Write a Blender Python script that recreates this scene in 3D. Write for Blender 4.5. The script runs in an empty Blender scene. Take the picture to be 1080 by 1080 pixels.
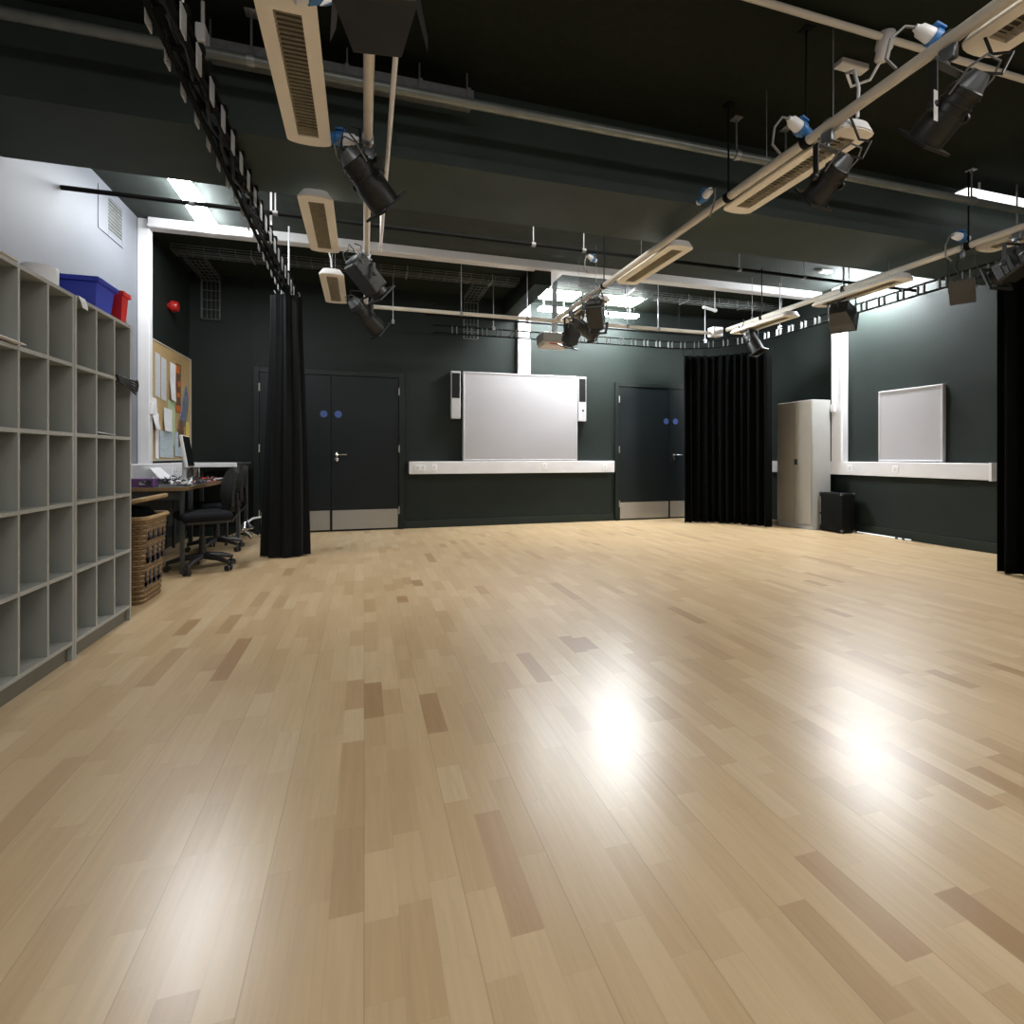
import bpy, bmesh, math, random
from mathutils import Vector, Matrix, Euler
random.seed(7)
S = bpy.context.scene
COL = S.collection
PI = math.pi
V = Vector

# ------------------------------------------------------------------ materials
def lin(c):
    return tuple(((x / 255.0) / 12.92 if x / 255.0 <= .04045 else ((x / 255.0 + .055) / 1.055) ** 2.4) for x in c)

def mat(name, rgb, rough=.5, metal=0., var=.12, scale=6., bump=0., spec=.5, stretch=(1, 1, 1)):
    """noise-varied principled material; rgb is linear reflectance"""
    m = bpy.data.materials.new(name); m.use_nodes = True
    nt = m.node_tree; N = nt.nodes; L = nt.links
    b = N['Principled BSDF']
    b.inputs['Roughness'].default_value = rough
    b.inputs['Metallic'].default_value = metal
    b.inputs['Specular IOR Level'].default_value = spec
    tc = N.new('ShaderNodeTexCoord'); mp = N.new('ShaderNodeMapping'); nz = N.new('ShaderNodeTexNoise')
    mp.inputs['Scale'].default_value = stretch
    nz.inputs['Scale'].default_value = scale; nz.inputs['Detail'].default_value = 3
    L.new(tc.outputs['Object'], mp.inputs[0]); L.new(mp.outputs[0], nz.inputs['Vector'])
    cr = N.new('ShaderNodeValToRGB')
    cr.color_ramp.elements[0].position = .3; cr.color_ramp.elements[1].position = .7
    cr.color_ramp.elements[0].color = tuple(x * (1 - var) for x in rgb) + (1,)
    cr.color_ramp.elements[1].color = tuple(min(1, x * (1 + var)) for x in rgb) + (1,)
    L.new(nz.outputs['Fac'], cr.inputs[0]); L.new(cr.outputs[0], b.inputs['Base Color'])
    if bump:
        bp = N.new('ShaderNodeBump'); bp.inputs['Strength'].default_value = bump; bp.inputs['Distance'].default_value = .01
        L.new(nz.outputs['Fac'], bp.inputs['Height']); L.new(bp.outputs[0], b.inputs['Normal'])
    return m

def glow(name, rgb, strength):
    m = bpy.data.materials.new(name); m.use_nodes = True
    b = m.node_tree.nodes['Principled BSDF']
    b.inputs['Base Color'].default_value = (.9, .9, .9, 1)
    b.inputs['Emission Color'].default_value = rgb + (1,)
    b.inputs['Emission Strength'].default_value = strength
    return m

def floor_mat():
    m = bpy.data.materials.new('maple_strip_floor'); m.use_nodes = True
    nt = m.node_tree; N = nt.nodes; L = nt.links; b = N['Principled BSDF']
    def math_(op, a, c=None, d=None):
        n = N.new('ShaderNodeMath'); n.operation = op
        for i, v in enumerate((a, c, d)):
            if v is None: continue
            if isinstance(v, (int, float)): n.inputs[i].default_value = v
            else: L.new(v, n.inputs[i])
        return n.outputs[0]
    tc = N.new('ShaderNodeTexCoord'); sp = N.new('ShaderNodeSeparateXYZ'); L.new(tc.outputs['Object'], sp.inputs[0])
    x, y = sp.outputs[0], sp.outputs[1]
    W = .0735
    xr = math_('DIVIDE', x, W); row = math_('FLOOR', xr); fx = math_('FRACT', xr)
    w1 = N.new('ShaderNodeTexWhiteNoise'); w1.noise_dimensions = '1D'; L.new(row, w1.inputs['W'])
    w2 = N.new('ShaderNodeTexWhiteNoise'); w2.noise_dimensions = '1D'; L.new(math_('ADD', row, 71.3), w2.inputs['W'])
    # wobble the strip lengths along the row so no two pieces are alike
    ln = math_('MULTIPLY_ADD', w2.outputs[0], .20, .22)
    yy = math_('ADD', math_('DIVIDE', y, ln), math_('MULTIPLY', w1.outputs[0], 13.7))
    yw = math_('ADD', yy, math_('MULTIPLY', math_('SINE', math_('MULTIPLY_ADD', yy, 2.1, math_('MULTIPLY', w1.outputs[0], 40))), .20))
    colr = math_('FLOOR', yw); fy = math_('FRACT', yw)
    cv = N.new('ShaderNodeCombineXYZ'); L.new(row, cv.inputs[0]); L.new(colr, cv.inputs[1])
    w3 = N.new('ShaderNodeTexWhiteNoise'); w3.noise_dimensions = '2D'; L.new(cv.outputs[0], w3.inputs['Vector'])
    cr = N.new('ShaderNodeValToRGB'); cr.color_ramp.interpolation = 'LINEAR'
    E = cr.color_ramp.elements
    E[0].position = 0; E[0].color = (.345, .21, .102, 1)
    E[1].position = 1; E[1].color = (.56, .42, .255, 1)
    for p, c in ((.025, (.41, .268, .14)), (.09, (.468, .322, .172)), (.45, (.504, .357, .198)), (.8, (.533, .386, .218))):
        e = E.new(p); e.color = c + (1,)
    L.new(w3.outputs['Value'], cr.inputs[0])
    # grain, offset per piece
    mp = N.new('ShaderNodeCombineXYZ')
    L.new(math_('MULTIPLY', x, 38), mp.inputs[0]); L.new(math_('MULTIPLY', y, 2.2), mp.inputs[1]); L.new(math_('MULTIPLY', w3.outputs['Value'], 50), mp.inputs[2])
    nz = N.new('ShaderNodeTexNoise'); nz.inputs['Scale'].default_value = 1.6; nz.inputs['Detail'].default_value = 5; nz.inputs['Distortion'].default_value = .8
    L.new(mp.outputs[0], nz.inputs['Vector'])
    mx = N.new('ShaderNodeMix'); mx.data_type = 'RGBA'; mx.blend_type = 'MULTIPLY'
    mx.inputs[0].default_value = 1
    gr = N.new('ShaderNodeMapRange'); gr.inputs[1].default_value = .3; gr.inputs[2].default_value = .7; gr.inputs[3].default_value = .92; gr.inputs[4].default_value = 1.05
    L.new(nz.outputs['Fac'], gr.inputs[0])
    gc = N.new('ShaderNodeCombineColor')
    for i in range(3): L.new(gr.outputs[0], gc.inputs[i])
    L.new(cr.outputs[0], mx.inputs[6]); L.new(gc.outputs[0], mx.inputs[7])
    # fine seams; every third seam is the board joint and reads a little darker
    ex = math_('MINIMUM', fx, math_('SUBTRACT', 1, fx)); ey = math_('MULTIPLY', math_('MINIMUM', fy, math_('SUBTRACT', 1, fy)), 5.)
    f3 = math_('FRACT', math_('DIVIDE', xr, 3.)); e3 = math_('MULTIPLY', math_('MINIMUM', f3, math_('SUBTRACT', 1, f3)), 3.)
    s1 = math_('LESS_THAN', math_('MINIMUM', ex, ey), .012)
    s3 = math_('LESS_THAN', e3, .02)
    sm = math_('MINIMUM', math_('ADD', math_('MULTIPLY', s1, .10), math_('MULTIPLY', s3, .24)), .42)
    m2 = N.new('ShaderNodeMix'); m2.data_type = 'RGBA'
    L.new(sm, m2.inputs[0]); L.new(mx.outputs[2], m2.inputs[6]); m2.inputs[7].default_value = (.12, .075, .035, 1)
    L.new(m2.outputs[2], b.inputs['Base Color'])
    rn = N.new('ShaderNodeMapRange'); rn.inputs[3].default_value = FLOOR_R - .03; rn.inputs[4].default_value = FLOOR_R + .04
    L.new(nz.outputs['Fac'], rn.inputs[0]); L.new(rn.outputs[0], b.inputs['Roughness'])
    b.inputs['Specular IOR Level'].default_value = 1.
    return m

def block_wall_mat(name, rgb, rough=.55, ax=0, spec=.22):
    """painted blockwork: faint courses under the paint"""
    m = mat(name, rgb, rough, var=.10, scale=2.5, spec=spec)
    nt = m.node_tree; N = nt.nodes; L = nt.links; b = N['Principled BSDF']
    tc = N.new('ShaderNodeTexCoord'); sp = N.new('ShaderNodeSeparateXYZ'); cv = N.new('ShaderNodeCombineXYZ')
    L.new(tc.outputs['Object'], sp.inputs[0]); L.new(sp.outputs[ax], cv.inputs[0]); L.new(sp.outputs[2], cv.inputs[1])
    br = N.new('ShaderNodeTexBrick'); br.inputs['Scale'].default_value = 1
    br.inputs['Brick Width'].default_value = .45; br.inputs['Row Height'].default_value = .225; br.inputs['Mortar Size'].default_value = .006
    br.inputs['Mortar Smooth'].default_value = .6
    L.new(cv.outputs[0], br.inputs['Vector'])
    bp = N.new('ShaderNodeBump'); bp.inputs['Strength'].default_value = .10; bp.inputs['Distance'].default_value = .004; bp.invert = True
    L.new(br.outputs['Fac'], bp.inputs['Height']); L.new(bp.outputs[0], b.inputs['Normal'])
    return m

def wicker_mat():
    m = mat('woven_wicker', (.34, .20, .075), .65, var=.4, scale=26, bump=.4)
    nt = m.node_tree; N = nt.nodes; L = nt.links; b = N['Principled BSDF']
    tc = N.new('ShaderNodeTexCoord'); ck = N.new('ShaderNodeTexBrick')
    sp = N.new('ShaderNodeSeparateXYZ'); cv = N.new('ShaderNodeCombineXYZ')
    L.new(tc.outputs['Object'], sp.inputs[0])
    ad = N.new('ShaderNodeMath'); L.new(sp.outputs[0], ad.inputs[0]); L.new(sp.outputs[1], ad.inputs[1])
    L.new(ad.outputs[0], cv.inputs[0]); L.new(sp.outputs[2], cv.inputs[1]); L.new(cv.outputs[0], ck.inputs['Vector'])
    ck.inputs['Scale'].default_value = 1; ck.inputs['Brick Width'].default_value = .05; ck.inputs['Row Height'].default_value = .017; ck.inputs['Mortar Size'].default_value = .003
    ck.inputs['Color1'].default_value = (.27, .165, .065, 1); ck.inputs['Color2'].default_value = (.17, .10, .035, 1); ck.inputs['Mortar'].default_value = (.07, .04, .018, 1)
    L.new(ck.outputs['Color'], b.inputs['Base Color'])
    return m

FLOOR_R = .30
M = {}
M['floor'] = floor_mat()
M['wall'] = block_wall_mat('dark_green_grey_blockwork_back', (.0130, .0185, .0158), .62, 0)
M['wallr'] = block_wall_mat('dark_green_grey_blockwork_right', (.0135, .0195, .0170), .6, 1)
M['walll'] = mat('mid_grey_wall_paint', (.15, .158, .178), .6, var=.06, scale=1.5)
M['wallblack'] = block_wall_mat('black_wall_paint', (.010, .014, .012), .6, 1)
M['walldarkb'] = block_wall_mat('darker_blockwork_back_left', (.010, .014, .012), .6, 0)
M['ceiling'] = mat('black_ceiling_paint', (.0125, .0165, .0112), .85, var=.15, scale=30, bump=.1, spec=.15)
M['ceillit'] = mat('ceiling_grey_lamp_spill', (.042, .050, .046), .8, var=.1, scale=8, spec=.15)
M['beam'] = mat('dark_blue_grey_beam_paint', (.044, .060, .056), .6, var=.12, scale=3, spec=.2)
M['skirt'] = mat('dark_green_skirting', (.013, .020, .0165), .45, var=.08, spec=.3)
M['door'] = mat('blue_black_door_paint', (.0055, .0088, .0100), .45, var=.08, scale=3, spec=.3)
M['doorframe'] = mat('dark_green_frame_paint', (.008, .0125, .0105), .45, var=.08, spec=.3)
M['steel'] = mat('brushed_steel', (.36, .345, .31), .38, .55, var=.06, scale=20, stretch=(1, 1, 30))
M['chrome'] = mat('bright_chrome', (.75, .77, .8), .14, 1., var=.03)
M['white'] = mat('white_trunking_plastic', (.70, .69, .70), .42, var=.03)
M['whitebright'] = mat('bright_white_plastic', (.82, .82, .84), .4, var=.02)
M['board'] = mat('whiteboard_surface', (.39, .378, .388), .30, var=.02, scale=2)
M['boardframe'] = mat('pale_grey_board_frame', (.48, .47, .48), .35, var=.03)
M['greyplastic'] = mat('grey_speaker_casing', (.40, .40, .39), .5, var=.05)
M['grille'] = mat('black_speaker_grille', (.008, .0085, .008), .7, var=.3, scale=220, spec=.15)
M['cream'] = mat('cream_luminaire_enamel', (.90, .85, .76), .42, var=.03)
M['creampipe'] = mat('cream_painted_steel_pipe', (.64, .60, .53), .42, var=.06)
M['louvre'] = mat('dull_aluminium_louvre', (.62, .57, .44), .4, 0., var=.15, scale=30)
M['louvredark'] = mat('dark_reflector_inside', (.045, .042, .03), .4, 0., var=.2)
M['pipegrey'] = mat('grey_green_galvanised_pipe', (.20, .22, .21), .38, .45, var=.12, scale=8)
M['pipeblack'] = mat('black_painted_pipe', (.005, .006, .006), .7, var=.1, spec=.12)
M['plate'] = mat('pale_grey_bracket_plate', (.45, .47, .50), .45, .1, var=.1)
M['galv'] = mat('galvanised_tray_steel', (.30, .31, .32), .4, .6, var=.15, scale=25)
M['traydark'] = mat('dull_wire_tray_steel', (.16, .17, .16), .45, .5, var=.2, scale=25)
M['lampblack'] = mat('black_lamp_housing', (.016, .017, .016), .42, var=.2, scale=12)
M['lampgrey'] = mat('dark_grey_flood_housing', (.05, .05, .05), .5, var=.1)
M['lampsilver'] = mat('silver_lamp_cap', (.20, .215, .23), .35, .6, var=.15, scale=14)
M['blue'] = mat('blue_plug_plastic', (.03, .16, .42), .38, var=.06)
M['cableblack'] = mat('black_rubber_cable', (.012, .012, .012), .5, var=.1)
M['cablegrey'] = mat('grey_flex', (.16, .16, .15), .5, var=.1)
M['curtain'] = mat('black_velour', (.0016, .0020, .0019), .95, var=.35, scale=14, spec=.08, stretch=(1, 1, .1))
M['curtaingrey'] = mat('charcoal_black_drape', (.0065, .0074, .0080), .92, var=.35, scale=10, spec=.2, stretch=(1, 1, .1))
M['laminate'] = mat('grey_beige_laminate', (.30, .312, .29), .5, var=.05, scale=4)
M['lamedge'] = mat('pale_laminate_edging', (.33, .325, .295), .5, var=.04)
M['plinth'] = mat('dark_olive_plinth', (.11, .10, .075), .5, var=.1)
M['cabinet'] = mat('grey_metal_cabinet', (.36, .355, .335), .4, var=.03)
M['cabinetdoor'] = mat('taupe_metal_cabinet_door', (.27, .245, .205), .34, var=.04)
M['casing'] = mat('black_textured_casing', (.0035, .004, .0038), .7, var=.3, scale=90, bump=.2, spec=.12)
M['bluebox'] = mat('royal_blue_crate_plastic', (.035, .055, .48), .4, var=.05)
M['redbox'] = mat('bright_red_crate_plastic', (.62, .018, .012), .4, var=.05)
M['paper'] = mat('white_paper', (.74, .74, .76), .75, var=.03)
M['paperlined'] = mat('printed_pale_paper', (.52, .53, .56), .8, var=.22, scale=60, stretch=(.3, .3, 6))
M['papergreen'] = mat('pale_green_paper', (.42, .50, .30), .8, var=.06)
M['paperyellow'] = mat('yellow_paper', (.72, .52, .12), .8, var=.08)
M['paperblue'] = mat('pale_blue_grey_paper', (.40, .47, .50), .8, var=.18, scale=40, stretch=(.3, .3, 6))
M['cork'] = mat('tan_pinboard_felt', (.42, .29, .13), .9, var=.1, scale=40)
M['pinframe'] = mat('pale_pinboard_edge', (.45, .42, .34), .5, var=.05)
M['orange'] = mat('orange_paint', (.60, .14, .02), .6, var=.1)
M['brown'] = mat('brown_ink', (.14, .07, .035), .7, var=.3, scale=20)
M['greyblue'] = mat('grey_blue_ink', (.13, .15, .20), .7, var=.4, scale=24)
M['wicker'] = wicker_mat()
M['cane'] = mat('pale_cane_binding', (.30, .195, .085), .55, var=.25, scale=40)
M['ink'] = mat('dark_blue_black_paint', (.022, .022, .035), .7, var=.3, scale=30)
M['desk'] = mat('dark_desk_top', (.05, .05, .052), .4, var=.1)
M['deskedge'] = mat('brown_wood_desk_edge', (.22, .14, .065), .5, var=.15, scale=10, stretch=(8, 1, 1))
M['deskmetal'] = mat('dark_grey_desk_steel', (.05, .055, .055), .45, var=.1)
M['chairfabric'] = mat('black_chair_fabric', (.009, .010, .012), .9, var=.25, scale=80, spec=.2)
M['chairgrey'] = mat('charcoal_mesh_back', (.024, .024, .023), .85, var=.25, scale=60, spec=.2)
M['chairplastic'] = mat('black_chair_plastic', (.014, .014, .015), .4, var=.1)
M['purple'] = mat('purple_card', (.12, .05, .16), .5, var=.1)
M['redbell'] = mat('red_alarm_enamel', (.36, .012, .010), .35, var=.05)
M['signblue'] = mat('blue_sign_disc', (.05, .085, .26), .4, var=.05)
M['projector'] = mat('grey_projector_plastic', (.22, .22, .20), .5, var=.06)
M['projbounce'] = mat('projector_underside_reflected_cream', (.52, .44, .33), .5, var=.06)
M['screenglass'] = mat('black_monitor_glass', (.008, .009, .009), .15, var=.05)
M['tube_l'] = glow('lit_fluorescent_diffuser_left', (.93, .97, 1), 92.)
M['tube_b'] = glow('lit_fluorescent_diffuser_back', (.93, .97, 1), 125.)
M['tube_r'] = glow('lit_fluorescent_diffuser_right', (.93, .97, 1), 420.)
M['tube_f'] = glow('lit_batten_front', (1, .99, .98), 1.6)

# ------------------------------------------------------------------ mesh builder
class MB:
    def __init__(s): s.v = []; s.f = []; s.mi = []; s.cur = 0
    def add(s, vs, fs):
        o = len(s.v); s.v += [V(p) for p in vs]
        for f in fs: s.f.append([i + o for i in f]); s.mi.append(s.cur)
        return s
    def box(s, a, b, mtx=None):
        """axis box between corners a and b"""
        x0, y0, z0 = a; x1, y1, z1 = b
        vs = [V(p) for p in ((x0, y0, z0), (x1, y0, z0), (x1, y1, z0), (x0, y1, z0), (x0, y0, z1), (x1, y0, z1), (x1, y1, z1), (x0, y1, z1))]
        if mtx: vs = [mtx @ p for p in vs]
        return s.add(vs, [(0, 3, 2, 1), (4, 5, 6, 7), (0, 1, 5, 4), (1, 2, 6, 5), (2, 3, 7, 6), (3, 0, 4, 7)])
    def rbox(s, a, b, r=.01, seg=2, mtx=None):
        bm = bmesh.new(); bmesh.ops.create_cube(bm, size=1)
        c = (V(a) + V(b)) / 2; d = V(b) - V(a)
        for v in bm.verts: v.co = V((v.co.x * d.x + c.x, v.co.y * d.y + c.y, v.co.z * d.z + c.z))
        bmesh.ops.bevel(bm, geom=bm.edges[:] + bm.verts[:], offset=min(r, min(abs(t) for t in d) * .48), segments=seg, affect='EDGES', profile=.5)
        bm.verts.index_update()
        vs = [(mtx @ v.co if mtx else v.co.copy()) for v in bm.verts]; fs = [[v.index for v in f.verts] for f in bm.faces]
        bm.free(); return s.add(vs, fs)
    def tube(s, pts, r, seg=8, closed=False, mtx=None):
        pts = [V(p) for p in pts]; n = len(pts); rings = []
        t0 = (pts[1] - pts[0]).normalized(); up = V((0, 0, 1)) if abs(t0.z) < .9 else V((1, 0, 0))
        nrm = (up - t0 * up.dot(t0)).normalized()
        for i in range(n):
            if closed: t = pts[(i + 1) % n] - pts[i - 1]
            else: t = pts[min(i + 1, n - 1)] - pts[max(i - 1, 0)]
            t.normalize(); nrm = (nrm - t * nrm.dot(t)).normalized(); bn = t.cross(nrm)
            rr = r[i] if isinstance(r, (list, tuple)) else r
            rings.append([pts[i] + (nrm * math.cos(2 * PI * k / seg) + bn * math.sin(2 * PI * k / seg)) * rr for k in range(seg)])
        return s.loft(rings, cap=not closed, wrap=closed, mtx=mtx)
    def loft(s, rings, cap=True, wrap=False, mtx=None):
        n = len(rings); k = len(rings[0]); vs = [V(p) for R in rings for p in R]
        if mtx: vs = [mtx @ p for p in vs]
        fs = []
        for i in range(n if wrap else n - 1):
            j = (i + 1) % n
            for q in range(k): fs.append((i * k + q, i * k + (q + 1) % k, j * k + (q + 1) % k, j * k + q))
        if cap and not wrap: fs.append(tuple(reversed(range(k)))); fs.append(tuple((n - 1) * k + q for q in range(k)))
        return s.add(vs, fs)
    def cyl(s, p0, p1, r, r1=None, seg=16, mtx=None):
        return s.tube([p0, p1], [r, r if r1 is None else r1], seg, mtx=mtx)
    def lathe(s, prof, o=(0, 0, 0), axis=(0, 0, 1), seg=20, mtx=None):
        o = V(o); a = V(axis).normalized(); u = V((1, 0, 0)) if abs(a.x) < .9 else V((0, 1, 0))
        u = (u - a * u.dot(a)).normalized(); w = a.cross(u)
        return s.loft([[o + a * h + (u * math.cos(2 * PI * k / seg) + w * math.sin(2 * PI * k / seg)) * max(r, 1e-4) for k in range(seg)] for r, h in prof], mtx=mtx)
    def prism(s, poly, vec, mtx=None):
        vec = V(vec); return s.loft([[V(p) for p in poly], [V(p) + vec for p in poly]], mtx=mtx)
    def build(s, name, m, parent=None, smooth=False, local=False, props=None, bevel=0):
        me = bpy.data.meshes.new(name)
        off = V((0, 0, 0))
        if parent is not None and not local:
            p = parent
            while p: off += p.location; p = p.parent
        me.from_pydata([tuple(p - off) for p in s.v], [], s.f); me.update()
        bm = bmesh.new(); bm.from_mesh(me); bmesh.ops.recalc_face_normals(bm, faces=bm.faces[:]); bm.to_mesh(me); bm.free()
        for mm in (m if isinstance(m, (list, tuple)) else [m]): me.materials.append(mm)
        for p, i in zip(me.polygons, s.mi): p.material_index = i
        if smooth:
            for p in me.polygons: p.use_smooth = True
            try: me.set_sharp_from_angle(angle=math.radians(40))
            except Exception: pass
        o = bpy.data.objects.new(name, me); COL.objects.link(o)
        if parent is not None: o.parent = parent
        if bevel:
            bv = o.modifiers.new('bevel', 'BEVEL'); bv.width = bevel; bv.segments = 2; bv.limit_method = 'ANGLE'
        if props:
            for k, v in props.items(): o[k] = v
        return o

def thing(name, label, cat, loc=(0, 0, 0), rotz=0., group=None):
    o = bpy.data.objects.new(name, None); COL.objects.link(o); o.empty_display_size = .1
    o.location = loc; o.rotation_euler = (0, 0, rotz); o['label'] = label; o['category'] = cat
    if group: o['group'] = group
    return o
def tag(o, label, cat, group=None):
    o['label'] = label; o['category'] = cat
    if group: o['group'] = group
    return o
def struct(o): o['kind'] = 'structure'; return o
def dup(root, loc, rotz, label, group=None):
    r = root.copy(); COL.objects.link(r); r.location = loc; r.rotation_euler = (0, 0, rotz); r['label'] = label
    if group: r['group'] = group
    for ch in list(root.children):
        c = ch.copy(); COL.objects.link(c); c.parent = r
        for g in list(ch.children):
            d = g.copy(); COL.objects.link(d); d.parent = c
    return r

# ------------------------------------------------------------------ the room
XL, XR, YB, YF, H = -2.08, 6.22, 7.2, -3.0, 3.28
PORT = 5.70      # where the white trunking frames the room
struct(MB().box((XL - .1, YF - .1, -.1), (XR + .1, YB + .1, 0)).build('floor', M['floor']))
c = MB(); c.box((XL - .1, YF - .1, H), (XR + .1, 3.5, H + .1)); c.cur = 1; c.box((XL - .1, 3.5, H), (XR + .1, PORT, H + .1)); c.cur = 0; c.box((XL - .1, PORT, H), (XR + .1, YB + .1, H + .1))  # middle bay: lamp spill put into a lighter ceiling colour
struct(c.build('ceiling', [M['ceiling'], M['ceillit']]))
c = MB(); c.box((XL - .1, YF, 0), (XL, PORT, H)); c.cur = 1; c.box((XL - .1, PORT, 0), (XL, YB, H))
struct(c.build('wall_left', [M['walll'], M['wallblack']]))
struct(MB().box((XR, YF, 0), (XR + .1, YB, H)).build('wall_right', M['wallr']))
c = MB(); c.box((-1.36, YB, 0), (XR, YB + .1, H)); c.cur = 1; c.box((XL, YB, 0), (-1.36, YB + .1, H))  # darker material left of the door
struct(c.build('wall_back', [M['wall'], M['walldarkb']]))
struct(MB().box((XL, YF - .1, 0), (XR, YF, H)).build('wall_front', M['walll']))
# the deep downstand beam: plastered box on the left, a flanged steel section on the right
b = MB(); b.box((XL, 3.14, 2.79), (.17, 3.79, H))
b.box((.17, 3.20, 2.86), (XR, 3.79, H)); b.box((.17, 3.14, 2.79), (XR, 3.79, 2.86)); b.box((.17, 3.14, 3.22), (XR, 3.21, H))
struct(b.build('beam', M['beam']))
struct(MB().box((1.93, PORT, 3.02), (2.13, YB, H)).build('beam', M['ceiling']))
struct(MB().box((XR - .018, YF, 0), (XR, YB, .105)).build('baseboard_right', M['skirt'], bevel=.004))
b = MB(); b.box((.53, YB - .018, 0), (3.72, YB, .105)); b.box((5.3, YB - .018, 0), (XR, YB, .105)); b.box((XL, YB - .018, 0), (-1.36, YB, .105))
struct(b.build('baseboard_back', M['skirt'], bevel=.004))
struct(MB().box((XL, YF, 0), (XL + .018, YB, .105)).build('baseboard_left', M['skirt']))

# ------------------------------------------------------------------ double doors
def door(name, x0, xm, x1, top, hx, hdir, signs, hinges):
    r = bpy.data.objects.new(name, None); COL.objects.link(r); r.location = (xm, YB, 0); r['kind'] = 'structure'
    y0 = YB - .035
    f = MB(); f.box((x0 - .07, y0 - .012, 0), (x0 - .004, YB, top + .07)); f.box((x1 + .004, y0 - .012, 0), (x1 + .07, YB, top + .07)); f.box((x0 - .004, y0 - .012, top + .004), (x1 + .004, YB, top + .07))
    f.build('door_frame', M['doorframe'], r, bevel=.004)
    for a, c_ in ((x0, xm - .003), (xm + .003, x1)):
        lf = MB().box((a, y0, .012), (c_, YB, top)).build('door_leaf', M['door'], r, bevel=.003)
        MB().box((a + .015, y0 - .003, .025), (c_ - .012, y0, .28)).build('kick_plate', M['steel'], lf)
    h = MB(); yh = y0
    h.lathe([(.0, 0), (.026, 0), (.026, .008), (.012, .01), (.012, .045), (0, .045)], (hx, yh, 1.02), (0, -1, 0))
    h.tube([(hx, yh - .045, 1.02), (hx + hdir * .03, yh - .05, 1.02), (hx + hdir * .13, yh - .05, 1.02)], .010)
    h.lathe([(0, 0), (.026, 0), (.026, .008), (.012, .012), (0, .012)], (hx, yh, .955), (0, -1, 0))
    h.build('lever_handle', M['chrome'], r, smooth=True)
    for sx in signs:
        MB().lathe([(0, 0), (.046, 0), (.046, .003), (0, .003)], (sx, y0, 1.555), (0, -1, 0), seg=24).build('round_sign', M['signblue'], r)
    for hx_ in hinges:
        for hz in (.26, 1.10, 1.88):
            MB().cyl((hx_, y0 - .014, hz - .05), (hx_, y0 - .014, hz + .05), .009).build('hinge', M['steel'], r)
    return r
door('door_1', -1.28, -.42, .455, 2.065, -.35, 1, (-.51, -.33), (-1.283, .458))
door('door_2', 3.80, 4.685, 5.22, 2.075, 4.765, 1, (4.63, 4.80), (3.797,))

# ------------------------------------------------------------------ white trunking
def socket(parent, p, axis, n=2):
    """socket plate on a dado face; axis = outward normal 'y' (-y), 'x-' (-x), 'x+' """
    m = MB(); ks = []; x, y, z = p
    w = .07 * n
    if axis == 'y':
        m.rbox((x - w / 2, y - .008, z - .04), (x + w / 2, y, z + .04), .004)
        for i in range(n):
            cx_ = x - w / 2 + .035 + .07 * i; k = MB(); ks.append(k)
            for dx, dz in ((0, .014), (-.011, -.01), (.011, -.01)): k.box((cx_ + dx - .004, y - .0095, z + dz - .006), (cx_ + dx + .004, y - .008, z + dz + .006))
    else:
        sgn = -1 if axis == 'x-' else 1
        a, b_ = sorted((x, x + sgn * .008)); m.rbox((a, y - w / 2, z - .04), (b_, y + w / 2, z + .04), .004)
        a, b_ = sorted((x + sgn * .008, x + sgn * .0095))
        for i in range(n):
            cy_ = y - w / 2 + .035 + .07 * i; k = MB(); ks.append(k)
            for dy, dz in ((0, .014), (-.011, -.01), (.011, -.01)): k.box((a, cy_ + dy - .004, z + dz - .006), (b_, cy_ + dy + .004, z + dz + .006))
    pl = m.build('socket_plate', M['whitebright'], parent)
    for k in ks: k.build('socket_slot', M['cableblack'], pl)

DZ0, DZ1, DP = .752, .925, .10
def dado(label, a, b):
    r = thing('cable_trunking', label, 'cable trunking', (a[0], a[1], DZ0))
    m = MB(); m.box((a[0], a[1], DZ0), (b[0], b[1], DZ1))
    m.build('trunking_cover', M['white'], r, bevel=.006)
    return r
d = dado('white waist-high socket trunking on the back wall under the large whiteboard', (.59, YB - DP, 0), (3.69, YB, 0))
socket(d, (.74, YB - DP, .84), 'y', 2); socket(d, (.93, YB - DP, .845), 'y', 1); socket(d, (3.52, YB - DP, .838), 'y', 1); socket(d, (2.55, YB - DP, .855), 'y', 1)
d = dado('white waist-high socket trunking on the right wall under the small whiteboard', (XR - DP, 3.66, 0), (XR, 6.66, 0))
MB().box((XR - DP - .012, 3.635, DZ0 - .008), (XR, 3.66, DZ1 + .006)).build('end_cap', M['whitebright'], d)
socket(d, (XR - DP, 5.22, .84), 'x-', 1); socket(d, (XR - DP, 4.62, .84), 'x-', 1)
d = dado('white waist-high socket trunking on the left wall behind the cluttered desk', (XL, 5.25, 0), (XL + DP + .02, YB, 0))
socket(d, (XL + DP + .02, 6.3, .84), 'x+', 2)

def tr(label, a, b):
    r = thing('cable_trunking', label, 'cable trunking', (a[0], a[1], a[2]))
    m = MB(); m.box(a, b); m.build('trunking_cover', M['white'], r, bevel=.006); return r
r = tr('tall white trunking running up the right wall beside the grey cabinet', (XR - .10, 5.33, DZ1), (XR, 5.50, H))
MB().box((XR - .112, 5.32, DZ1), (XR - .10, 5.345, 3.1)).build('cover_edge', M['whitebright'], r)
MB().rbox((XR - .13, 5.43, 1.60), (XR - .10, 5.49, 1.70), .004).build('junction_plate', M['whitebright'], r)
r = tr('tall white trunking running up the left wall beside the pinboard', (XL, PORT - .01, DZ1), (XL + .098, PORT + .075, H))
MB().rbox((XL + .098, PORT + .0, 1.40), (XL + .125, PORT + .07, 1.52), .004).build('junction_plate', M['whitebright'], r)
tr('short white trunking rising behind the large whiteboard to the ceiling', (2.155, YB - .07, 2.2), (2.345, YB, H))
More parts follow.
